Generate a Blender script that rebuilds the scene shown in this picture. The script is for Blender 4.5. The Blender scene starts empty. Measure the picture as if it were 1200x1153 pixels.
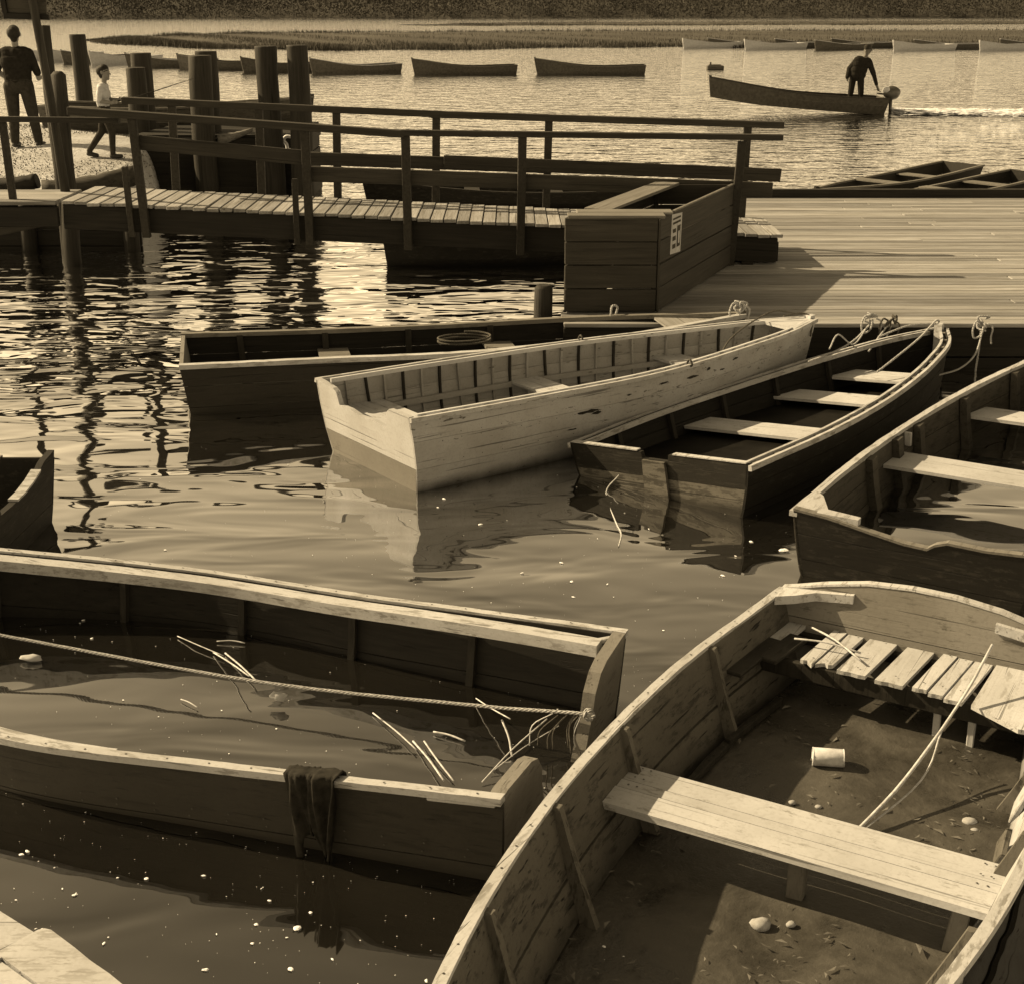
import bpy, bmesh, math, random
import numpy as np
from mathutils import Vector, Matrix
random.seed(7); RN = np.random.default_rng(7)
S = bpy.context.scene
COL = S.collection
rad = math.radians

# ------------------------------------------------------------------ camera
CAM_H, PITCH, FPX = 3.0, rad(19.24), 1650.0
cd = bpy.data.cameras.new('camera'); cam = bpy.data.objects.new('camera', cd); COL.objects.link(cam)
cam.location = (0, 0, CAM_H); cam.rotation_euler = (math.pi/2 - PITCH, 0, 0)
cd.sensor_fit = 'HORIZONTAL'; cd.sensor_width = 36; cd.lens = 36*FPX/1200
cd.clip_start = .05; cd.clip_end = 3000
S.camera = cam
# ------------------------------------------------------------------ sky, sun, exposure
SUN_TO = Vector((-0.943, 0.335, 0)).normalized(); SUN_EL = rad(35)
TINT = (1.0, .768, .448)                      # the print is sepia toned: one warm tone for all light
W = bpy.data.worlds.new('World'); S.world = W; W.use_nodes = True
nt = W.node_tree; nt.nodes.clear()
wo = nt.nodes.new('ShaderNodeOutputWorld'); bg = nt.nodes.new('ShaderNodeBackground')
sky = nt.nodes.new('ShaderNodeTexSky'); sky.sky_type = 'NISHITA'; sky.sun_disc = False
sky.sun_elevation = SUN_EL; sky.sun_rotation = math.atan2(SUN_TO.x, SUN_TO.y)
sky.dust_density = .4; sky.air_density = .7; sky.ozone_density = 1.0
bw = nt.nodes.new('ShaderNodeRGBToBW'); tn = nt.nodes.new('ShaderNodeVectorMath'); tn.operation = 'MULTIPLY'
tn.inputs[1].default_value = TINT
nt.links.new(sky.outputs[0], bw.inputs[0]); nt.links.new(bw.outputs[0], tn.inputs[0])
nt.links.new(tn.outputs[0], bg.inputs[0]); bg.inputs[1].default_value = .15
nt.links.new(bg.outputs[0], wo.inputs[0])
sd = bpy.data.lights.new('sun', 'SUN'); sd.energy = 4.3; sd.angle = rad(.53); sd.color = TINT
sun = bpy.data.objects.new('sun', sd); COL.objects.link(sun)
to = Vector((SUN_TO.x*math.cos(SUN_EL), SUN_TO.y*math.cos(SUN_EL), math.sin(SUN_EL)))
sun.rotation_euler = to.to_track_quat('Z', 'Y').to_euler(); sun.location = (-20, 8, 20)
S.view_settings.view_transform = 'Standard'; S.view_settings.look = 'None'
S.view_settings.exposure = 0.93; S.view_settings.gamma = 1.0
S.render.engine = 'CYCLES'

# ------------------------------------------------------------------ layout helpers (photo pixel -> point on a real plane)
_F = Vector((0, math.cos(PITCH), -math.sin(PITCH))); _U = Vector((0, math.sin(PITCH), math.cos(PITCH)))
def _ray(x, y): return _F + Vector(((x-600)/FPX, 0, 0)) + _U*((576.5-y)/FPX)
def P(x, y, z=0.0):
    d = _ray(x, y); return Vector((0, 0, CAM_H)) + d*((z-CAM_H)/d.z)
def Q(x, y, Y):
    d = _ray(x, y); return Vector((0, 0, CAM_H)) + d*(Y/d.y)

# ------------------------------------------------------------------ materials
def g(v):
    w = max(-.6, min(2.2, 2.2-7*v))                  # darks browner, pale tones more neutral
    return (v, v*(1-.035*w), v*(1-.11*w), 1)
class NT:
    def __init__(s, name):
        s.m = bpy.data.materials.new(name); s.m.use_nodes = True; s.t = s.m.node_tree
        s.b = s.t.nodes['Principled BSDF']; s.o = s.t.nodes['Material Output']
    def n(s, typ, **kw):
        x = s.t.nodes.new('ShaderNode'+typ)
        for k, v in kw.items():
            if k.startswith('i_'):
                key = k[2:]; key = int(key) if key.isdigit() else key.replace('_', ' ')
                x.inputs[key].default_value = v
            else: setattr(x, k, v)
        return x
    def l(s, a, b): s.t.links.new(a, b)
    def noise(s, vec, scale, detail=4, rough=.55, dist=0.0):
        x = s.n('TexNoise'); x.inputs['Scale'].default_value = scale; x.inputs['Detail'].default_value = detail
        x.inputs['Roughness'].default_value = rough; x.inputs['Distortion'].default_value = dist
        if vec is not None: s.l(vec, x.inputs['Vector'])
        return x.outputs['Fac']
    def ramp(s, fac, stops):
        x = s.n('ValToRGB'); e = x.color_ramp.elements
        while len(e) < len(stops): e.new(.5)
        for i, (p, c) in enumerate(stops):
            e[i].position = p; e[i].color = c if isinstance(c, tuple) else (c, c, c, 1)
        s.l(fac, x.inputs[0]); return x.outputs[0]
    def mix(s, fac, a, b, typ='MIX'):
        x = s.n('MixRGB', blend_type=typ)
        for sock, v in ((x.inputs[0], fac), (x.inputs[1], a), (x.inputs[2], b)):
            if hasattr(v, 'links') or hasattr(v, 'is_linked'): s.l(v, sock)
            elif isinstance(v, (int, float)) and sock.type == 'VALUE': sock.default_value = v
            else: sock.default_value = v if isinstance(v, tuple) else (v, v, v, 1)
        return x.outputs[0]
    def math(s, op, a, b=0.0, c=None):
        x = s.n('Math', operation=op)
        for i, v in enumerate((a, b) if c is None else (a, b, c)):
            if hasattr(v, 'is_linked'): s.l(v, x.inputs[i])
            else: x.inputs[i].default_value = v
        return x.outputs[0]
    def mapping(s, vec, sc=(1, 1, 1), loc=None):
        x = s.n('Mapping'); x.inputs['Scale'].default_value = sc; s.l(vec, x.inputs[0])
        if loc is not None: s.l(loc, x.inputs['Location'])
        return x.outputs[0]
    def bump(s, h, strength=.3, dist=.01, normal=None):
        x = s.n('Bump'); x.inputs['Strength'].default_value = strength; x.inputs['Distance'].default_value = dist
        s.l(h, x.inputs['Height'])
        if normal is not None: s.l(normal, x.inputs['Normal'])
        return x.outputs[0]

def wood(name, light, dark, axis='X', paint=None, wear=.5, rough=.75, stain=None, var=.35, spec=.25, cracks=.6):
    """weathered timber: grain along an axis, blotches, cracks, optional worn paint, optional waterline stain"""
    a = NT(name); tc = a.n('TexCoord'); oi = a.n('ObjectInfo')
    off = a.n('CombineXYZ')
    for i, k in enumerate((37., 91., 53.)): a.l(a.math('MULTIPLY', oi.outputs['Random'], k), off.inputs[i])
    st = {'X': (1.6, 34, 34), 'Y': (34, 1.6, 34), 'Z': (34, 34, 1.6)}[axis]
    gv = a.mapping(tc.outputs['Object'], st, off.outputs[0])
    iv = a.mapping(tc.outputs['Object'], (1, 1, 1), off.outputs[0])
    gr = a.noise(gv, 1.0, 6, .65, .6); bl = a.noise(iv, 4.0, 5, .6); fine = a.noise(iv, 60, 3, .6)
    col = a.ramp(gr, [(.28, g(dark)), (.7, g(light))])
    col = a.mix(a.math('MULTIPLY', bl, .6), col, g(dark*1.1))
    cst = {'X': (.9, 60, 60), 'Y': (60, .9, 60), 'Z': (60, 60, .9)}[axis]
    ck = a.noise(a.mapping(tc.outputs['Object'], cst, off.outputs[0]), 1.0, 3, .5)
    ckm = a.ramp(ck, [(.30, 1.), (.36, 0.)])
    height = gr
    if paint is not None:
        pn = a.noise(a.mapping(tc.outputs['Object'], tuple(1 if v < 10 else 3.2 for v in st), off.outputs[0]), 7.5, 9, .72)
        pn2 = a.math('MULTIPLY_ADD', gr, .22, pn)
        lo = .34 + .30*wear
        pm = a.ramp(pn2, [(lo, 0.), (lo+.06, 1.)])
        dirt = a.ramp(a.noise(iv, 2.3, 6, .65), [(.25, g(paint*.72)), (.65, g(paint))])
        dirt = a.mix(a.math('MULTIPLY', a.ramp(fine, [(.35, 1.), (.5, 0.)]), .25), dirt, g(paint*.55))
        col = a.mix(pm, col, dirt)
    col = a.mix(a.math('MULTIPLY', ckm, cracks), col, g(dark*.35))
    if stain is not None:
        z0, z1, sv = stain
        sp = a.n('SeparateXYZ'); a.l(tc.outputs['Object'], sp.inputs[0])
        zz = a.math('MULTIPLY_ADD', a.math('SUBTRACT', bl, .5), .09, sp.outputs[2])
        mr = a.n('MapRange'); mr.inputs[1].default_value = z0; mr.inputs[2].default_value = z1
        mr.inputs[3].default_value = .88; mr.inputs[4].default_value = 0.; a.l(zz, mr.inputs[0])
        col = a.mix(mr.outputs[0], col, g(sv))
    rv = a.math('MULTIPLY_ADD', oi.outputs['Random'], var, 1-var*.5)
    col = a.mix(1.0, col, rv, 'MULTIPLY')
    a.l(col, a.b.inputs['Base Color'])
    a.b.inputs['Roughness'].default_value = rough; a.b.inputs['Specular IOR Level'].default_value = spec
    hh = a.math('SUBTRACT', a.math('MULTIPLY_ADD', fine, .25, height), a.math('MULTIPLY', ckm, 1.2))
    a.l(a.bump(hh, .55, .004), a.b.inputs['Normal'])
    return a.m

def plain(name, v, rough=.7, spec=.3, nscale=12, amt=.35, metal=0, bmp=.2):
    a = NT(name); tc = a.n('TexCoord'); n = a.noise(tc.outputs['Object'], nscale, 5, .6)
    a.l(a.ramp(n, [(.3, g(v*(1-amt))), (.7, g(v*(1+amt)))]), a.b.inputs['Base Color'])
    a.b.inputs['Roughness'].default_value = rough; a.b.inputs['Specular IOR Level'].default_value = spec
    a.b.inputs['Metallic'].default_value = metal
    a.l(a.bump(n, bmp, .01), a.b.inputs['Normal'])
    return a.m

M = {}
M['white_paint'] = wood('worn white paint on wood', 0.255, 0.085, paint=0.561, wear=.12, stain=(.02, .10, .09), var=.10)
M['white_hull'] = wood('cream hull paint', .17, .035, paint=.40, wear=.34, stain=(.0, .085, .03), var=.06)
M['white_inside'] = wood('cream inner paint', .20, .07, paint=.33, wear=.26, var=.14)
M['grey_paint'] = wood('dirty grey paint', .17, .07, paint=.21, wear=.5, var=.12)
M['dark_hull'] = wood('dark weathered hull', .060, .008, paint=.017, wear=.62, stain=(.0, .10, .008), var=.2)
M['dark_inside'] = wood('dark bilge wood', .020, .005, var=.3)
M['mid_hull'] = wood('brown weathered hull', 0.047, 0.018, paint=0.036, wear=.7, stain=(.0, .09, .035), var=.15)
M['mid_inside'] = wood('brown inner planks', .085, .022, paint=.065, wear=.75, var=.2)
M['pale_inside'] = wood('pale worn inner planks', .13, .022, paint=.115, wear=.64, stain=(.0, .12, .012), var=.2, cracks=.9)
M['rail'] = wood('sun bleached rail', 0.425, 0.187, paint=0.468, wear=.62, var=.12)
M['rail_dark'] = wood('grey worn rail', 0.210, 0.084, paint=0.182, wear=.7, var=.12)
M['thwart'] = wood('bleached thwart', 0.437, 0.203, axis='Y', paint=0.484, wear=.45, var=.12)
M['thwart_grey'] = wood('grey thwart', 0.320, 0.160, axis='Y', var=.12)
M['slat'] = wood('bleached slat', 0.452, 0.234, axis='X', paint=0.484, wear=.6, var=.2)
M['transom_y'] = wood('pale transom board', 0.204, 0.078, axis='Y', paint=0.204, wear=.5, stain=(-.02, .04, .05), var=.1)
M['transom_w'] = wood('white transom board', .26, .08, axis='Y', paint=.40, wear=.16, var=.06)
M['transom_g'] = wood('grimy transom board', .15, .06, axis='Y', paint=.15, wear=.35, var=.08)
M['transom_d'] = wood('dark transom board', .06, .007, axis='Y', paint=.015, wear=.62, var=.2)
M['mud_band'] = wood('mud crusted board', .12, .03, axis='Y', paint=.13, wear=.75, stain=(-.02, .05, .02), var=.1)
M['rib_dark'] = wood('dark frame', .04, .012, axis='Z', var=.2)
M['rib_pale'] = wood('worn frame', .11, .03, axis='Z', paint=.12, wear=.6, var=.2)
M['dock'] = wood('sun bleached dock plank', .40, .14, axis='X', var=.65, cracks=.9)
M['gang'] = wood('gangway plank', .42, .20, axis='Y', var=.30, cracks=.7)
M['tar'] = wood('tarred timber', .028, .008, axis='X', var=.3)
M['tar_z'] = wood('tarred upright timber', .03, .009, axis='Z', var=.3)
M['rail_x'] = wood('grey railing timber', .055, .018, axis='X', var=.25)
M['rail_z'] = wood('grey railing post', .05, .016, axis='Z', var=.25)
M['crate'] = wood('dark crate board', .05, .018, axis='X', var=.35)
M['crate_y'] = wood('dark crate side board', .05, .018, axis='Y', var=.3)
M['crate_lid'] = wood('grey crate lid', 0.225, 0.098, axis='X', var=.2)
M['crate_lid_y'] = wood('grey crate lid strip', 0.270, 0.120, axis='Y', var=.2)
M['piling'] = wood('weathered piling', .05, .014, axis='Z', stain=(-.2, .5, .012), var=.3, cracks=.9)
M['driftwood'] = wood('driftwood', .30, .1, axis='X', var=.3)
M['far_dark'] = plain('far dark hull', .055); M['far_pale'] = plain('far pale hull', .42, amt=.15)
M['far_mid'] = plain('far mid hull', .075)
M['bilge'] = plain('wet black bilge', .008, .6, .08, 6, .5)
M['rope'] = plain('hemp rope', .42, .9, .1, 90, .4, bmp=.6); M['rope_dark'] = plain('dark rope', .10, .9, .1, 90, .4)
M['iron'] = plain('rusty iron', .04, .6, .4, 40, .4)
M['cloth'] = plain('wet rag', .02, .85, .15, 30, .5); M['paper'] = plain('weathered paper', .42, .9, .1, 20, .2)
M['print'] = plain('faded print', .06, .9, .1, 20, .2)
M['foam'] = plain('dried foam', .85, .8, .2, 60, .15); M['straw'] = plain('bleached straw', .48, .7, .2, 40, .3)
M['weed_dry'] = plain('dry weed and pebbles', .13, .9, .1, 20, .5); M['weed'] = plain('dark weed', .03, .6, .3, 40, .4); M['stone'] = plain('smooth stone', .34, .7, .3, 25, .3)
M['tin'] = plain('dull tin', .62, .45, .4, 25, .25); M['skin_shaded'] = plain('cap shaded skin', .12, .6, .3, 30, .1); M['skin'] = plain('skin', .22, .6, .3, 30, .1)  # boatman's skin tone is darkened to hold the shadow on his capped head
M['hair'] = plain('dark hair', .02, .7, .2, 60, .4); M['shirt_dark'] = plain('dark shirt', .018, .9, .1, 20, .3)
M['trousers'] = plain('brown trousers', .035, .9, .1, 20, .3); M['shirt_pale'] = plain('pale shirt', .5, .9, .1, 20, .15)
M['cap'] = plain('cloth cap', .03, .9, .1, 20, .3); M['shoe'] = plain('dark shoes', .02, .5, .4, 20, .3)
M['motor'] = plain('motor cowling', .06, .35, .5, 10, .2); M['cowl'] = plain('pale motor cover', .5, .35, .5, 10, .2)

def mud_material():
    a = NT('wet silt'); tc = a.n('TexCoord')
    n = a.noise(tc.outputs['Object'], 3.0, 8, .68, .4); f_ = a.noise(tc.outputs['Object'], 26, 5, .7)
    c = a.ramp(n, [(.30, g(.018)), (.68, g(.085))])
    c = a.mix(a.ramp(f_, [(.60, 0.), (.70, .7)]), c, g(.05))
    a.l(c, a.b.inputs['Base Color'])
    a.l(a.ramp(n, [(.35, .12), (.6, .55)]), a.b.inputs['Roughness']); a.b.inputs['Specular IOR Level'].default_value = .4
    a.l(a.bump(a.math('MULTIPLY_ADD', f_, .4, n), .5, .02), a.b.inputs['Normal']); return a.m
M['mud'] = mud_material()

def sand_material():
    a = NT('shore sand'); tc = a.n('TexCoord')
    n = a.noise(tc.outputs['Object'], 1.2, 8, .65); f_ = a.noise(tc.outputs['Object'], 14, 6, .75)
    c = a.ramp(n, [(.35, g(.30)), (.6, g(.48))]); c = a.mix(a.ramp(f_, [(.52, 0.), (.66, .8)]), c, g(.14))
    a.l(c, a.b.inputs['Base Color']); a.b.inputs['Roughness'].default_value = .95
    a.l(a.bump(f_, .8, .05), a.b.inputs['Normal']); return a.m
M['sand'] = sand_material()

def leaf_material(name, lo, hi, sc):
    a = NT(name); ge = a.n('NewGeometry')
    n = a.noise(ge.outputs['Position'], sc, 5, .6)
    a.l(a.ramp(n, [(.3, g(lo)), (.7, g(hi))]), a.b.inputs['Base Color'])
    a.b.inputs['Roughness'].default_value = .8; a.b.inputs['Specular IOR Level'].default_value = .15; return a.m
M['reed'] = leaf_material('marsh grass', .040, .085, .10); M['woods'] = leaf_material('far woods foliage', .030, .075, .10)
M['bark'] = leaf_material('far trunks', .10, .22, .2)

def water_material():
    a = NT('harbour water'); ge = a.n('NewGeometry'); sp = a.n('SeparateXYZ'); a.l(ge.outputs['Position'], sp.inputs[0])
    pos = ge.outputs['Position']
    def mr(v, a0, a1, b0, b1):
        m = a.n('MapRange', interpolation_type='SMOOTHSTEP'); a.l(v, m.inputs[0])
        for i, q in enumerate((a0, a1, b0, b1)): m.inputs[i+1].default_value = q
        return m.outputs[0]
    Y = sp.outputs[1]
    patch = a.noise(a.mapping(pos, (.25, .5, 1)), 1.0, 2, .5)
    swell = a.noise(a.mapping(pos, (1.0, 2.2, 1)), 1.0, 2, .4, .6)
    rip = a.noise(a.mapping(pos, (1.5, 3.1, 1)), 1.0, 2, .42, .7)
    mid = a.noise(a.mapping(pos, (.9, 1.5, 1)), 1.0, 2, .45, .4)
    chop = a.noise(a.mapping(pos, (1.6, 2.2, 1)), 1.2, 3, .55)
    wind = mr(a.math('MULTIPLY_ADD', a.math('SUBTRACT', patch, .5), 2.0, Y), 9.3, 12.8, 0., 1.)
    far = mr(Y, 15., 24., 0., 1.)
    h = a.math('MULTIPLY', swell, a.math('MULTIPLY_ADD', wind, .022, .022))
    h = a.math('ADD', h, a.math('MULTIPLY', rip, a.math('MULTIPLY_ADD', wind, .036, .0004)))
    h = a.math('ADD', h, a.math('MULTIPLY', mid, a.math('MULTIPLY', wind, .035)))
    h = a.math('ADD', h, a.math('MULTIPLY', chop, a.math('MULTIPLY_ADD', far, .055, .0002)))
    bp = a.n('Bump'); bp.inputs['Strength'].default_value = 1.0; bp.inputs['Distance'].default_value = 1.0
    a.l(h, bp.inputs['Height'])
    silt = a.noise(a.mapping(pos, (.7, 1.2, 1)), 1.3, 5, .6)
    df = a.n('BsdfDiffuse'); a.l(a.ramp(silt, [(.3, g(.006)), (.7, g(.011))]), df.inputs['Color'])
    gl_ = a.n('BsdfGlossy'); gl_.inputs['Color'].default_value = (1, 1, 1, 1); gl_.inputs['Roughness'].default_value = .025
    a.l(bp.outputs[0], gl_.inputs['Normal'])
    fr = a.n('Fresnel'); fr.inputs['IOR'].default_value = 1.34; a.l(bp.outputs[0], fr.inputs['Normal'])
    fc = a.math('MINIMUM', a.math('MULTIPLY', fr.outputs[0], 4.1), .97)
    mx = a.n('MixShader'); a.l(fc, mx.inputs[0]); a.l(df.outputs[0], mx.inputs[1]); a.l(gl_.outputs[0], mx.inputs[2])
    a.l(mx.outputs[0], a.o.inputs['Surface'])
    return a.m
M['water'] = water_material()

# ------------------------------------------------------------------ object helpers
def ob(name, me, mat=None, parent=None, loc=None, rot=None):
    o = bpy.data.objects.new(name, me); COL.objects.link(o)
    if mat is not None and me is not None and not me.materials:
        me.materials.append(M[mat] if isinstance(mat, str) else mat)
    if parent is not None: o.parent = parent
    if loc is not None: o.location = loc
    if rot is not None: o.rotation_euler = rot
    return o
def mk(name, v, f, mat, parent=None, smooth=False):
    me = bpy.data.meshes.new(name); me.from_pydata([tuple(map(float, p)) for p in v], [], [tuple(map(int, q)) for q in f]); me.update()
    if smooth: me.polygons.foreach_set('use_smooth', [True]*len(me.polygons))
    return ob(name, me, mat, parent)
def tag(o, label, cat, group=None):
    o['label'] = label; o['category'] = cat
    if group: o['group'] = group
    return o
def kind(o, k): o['kind'] = k; return o
def empty(name, loc=(0, 0, 0), rot=(0, 0, 0)):
    o = bpy.data.objects.new(name, None); o.empty_display_size = .2; COL.objects.link(o)
    o.location = loc; o.rotation_euler = rot; return o
def _cb():
    pts, fs = [], []
    for sx in (-1, 1):
        for sy in (-1, 1):
            for sz in (-1, 1):
                for k in range(3): pts.append((sx, sy, sz, k))
    bm = bmesh.new()
    for (a, b, c, k) in pts: bm.verts.new((a*(1 if k == 0 else .8), b*(1 if k == 1 else .8), c*(1 if k == 2 else .8)))
    bm.verts.ensure_lookup_table(); bm.verts.index_update()
    bmesh.ops.convex_hull(bm, input=bm.verts[:])
    bmesh.ops.dissolve_limit(bm, angle_limit=.01, verts=bm.verts[:], edges=bm.edges[:])
    bm.verts.index_update(); vs = [tuple(v.co) for v in bm.verts]
    fs = [[v.index for v in f.verts] for f in bm.faces]; bm.free()
    key = []
    for v in vs:
        a = [abs(c) for c in v]; key.append((tuple(1 if c > 0 else -1 for c in v), a.index(max(a))))
    return key, fs
CBK, CBF = _cb()
def cbox(sx, sy, sz, c=.004, jit=0.0):
    """verts of a chamfered box of full size sx,sy,sz centred at 0"""
    h = (sx/2, sy/2, sz/2); c = min(c, .3*min(sx, sy, sz)); J = {}
    out = []
    for (s, k) in CBK:
        if jit and s not in J: J[s] = [random.uniform(-jit, jit) for _ in range(3)]
        out.append([s[i]*(h[i] if i == k else h[i]-c) + (J[s][i] if jit else 0) for i in range(3)])
    return out
def board(name, p0, p1, w, t, mat, parent=None, up=(0, 0, 1), c=.004, jit=.002, local=True):
    """sawn board from p0 to p1; w is across, t along 'up'"""
    p0, p1 = Vector(p0), Vector(p1); d = p1-p0; L = d.length; X = d/L
    Yv = Vector(up).cross(X).normalized(); Zv = X.cross(Yv)
    mid = (p0+p1)/2
    if not local:
        V = [mid + X*v[0] + Yv*v[1] + Zv*v[2] for v in cbox(L, w, t, c, jit)]
        return mk(name, V, CBF, mat, parent)
    me = bpy.data.meshes.new(name); me.from_pydata(cbox(L, w, t, c, jit), [], CBF); me.update()
    o = ob(name, me, mat, parent)
    m = Matrix((X, Yv, Zv)).transposed().to_4x4(); m.translation = mid; o.matrix_local = m
    return o
def frames(pts):
    pts = [Vector(p) for p in pts]; n = len(pts); out = []; ref = Vector((0, 0, 1))
    for i in range(n):
        t = (pts[min(i+1, n-1)]-pts[max(i-1, 0)]).normalized()
        if abs(t.dot(ref)) > .95: ref = Vector((1, 0, 0))
        a = t.cross(ref).normalized(); b = a.cross(t).normalized(); ref = b; out.append((pts[i], a, b))
    return out
def tube_vf(pts, r, n=8, wob=0.0, base=0):
    V, F_ = [], []; fr = frames(pts); m = len(fr)
    rr = r if isinstance(r, (list, tuple)) else [r]*m
    for i, (p, a, b) in enumerate(fr):
        for k in range(n):
            an = 2*math.pi*k/n; q = rr[i]*(1+random.uniform(-wob, wob)); V.append(p+a*(q*math.cos(an))+b*(q*math.sin(an)))
    for i in range(m-1):
        for k in range(n):
            F_.append((base+i*n+k, base+i*n+(k+1) % n, base+(i+1)*n+(k+1) % n, base+(i+1)*n+k))
    F_.append([base+k for k in range(n)][::-1]); F_.append([base+(m-1)*n+k for k in range(n)])
    return V, F_
def tube(name, pts, r, mat, parent=None, n=8, wob=0.0, smooth=True):
    v, f_ = tube_vf(pts, r, n, wob); o = mk(name, v, f_, mat, parent, smooth)
    for p_ in o.data.polygons[-2:]: p_.use_smooth = False
    return o
def smooth_path(pts, k=8):
    pts = [Vector(p) for p in pts]; out = []
    P_ = [2*pts[0]-pts[1]]+pts+[2*pts[-1]-pts[-2]]
    for i in range(1, len(P_)-2):
        a, b, c, d = P_[i-1:i+3]
        for j in range(k):
            t = j/k; out.append(.5*((2*b)+(c-a)*t+(2*a-5*b+4*c-d)*t*t+(3*b-a-3*c+d)*t**3))
    out.append(pts[-1]); return out
def rope_vf(pts, r, k=8, twist=70, strands=3, n=5):
    path = smooth_path(pts, k); dense = []
    tot = sum((path[i+1]-path[i]).length for i in range(len(path)-1)); step = max(r*.9, .006)
    N = max(4, int(tot/step)); cum = [0]
    for i in range(len(path)-1): cum.append(cum[-1]+(path[i+1]-path[i]).length)
    j = 0
    for i in range(N+1):
        s = tot*i/N
        while j < len(cum)-2 and cum[j+1] < s: j += 1
        u = (s-cum[j])/max(cum[j+1]-cum[j], 1e-9); dense.append(path[j].lerp(path[j+1], u))
    fr = frames(dense); V, F_ = [], []
    for q in range(strands):
        line = []
        for i, (p, a, b) in enumerate(fr):
            an = 2*math.pi*q/strands + i*tot/N*twist/(r/.012); line.append(p+(a*math.cos(an)+b*math.sin(an))*r*.55)
        v, f_ = tube_vf(line, r*.56, n, 0, len(V)); V += v; F_ += f_
    return V, F_
def rope(name, pts, r, mat='rope', parent=None, **kw):
    r = r*.68
    v, f_ = rope_vf(pts, r, **kw); return mk(name, v, f_, mat, parent, True)
def blob(name, c, size, mat, parent=None, sub=2, amp=.15, seed=0):
    bm = bmesh.new(); bmesh.ops.create_icosphere(bm, subdivisions=sub, radius=1)
    r = random.Random(seed); ph = [r.uniform(0, 6) for _ in range(6)]
    for v in bm.verts:
        k = 1+amp*(math.sin(3*v.co.x+ph[0])*math.cos(2.5*v.co.y+ph[1])+.6*math.sin(5*v.co.z+ph[2]+2*v.co.x))
        v.co = Vector((v.co.x*size[0]*k, v.co.y*size[1]*k, v.co.z*size[2]*k))
    me = bpy.data.meshes.new(name); bm.to_mesh(me); bm.free()
    me.polygons.foreach_set('use_smooth', [True]*len(me.polygons))
    return ob(name, me, mat, parent, loc=c)
def cr(ts, vs, t):
    n = len(ts); i = 0
    while i < n-2 and t > ts[i+1]: i += 1
    m = np.gradient(np.array(vs, float), np.array(ts, float)); h = ts[i+1]-ts[i]; u = (t-ts[i])/h
    return (2*u**3-3*u**2+1)*vs[i]+(u**3-2*u**2+u)*h*m[i]+(-2*u**3+3*u**2)*vs[i+1]+(u**3-u**2)*h*m[i+1]

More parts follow.
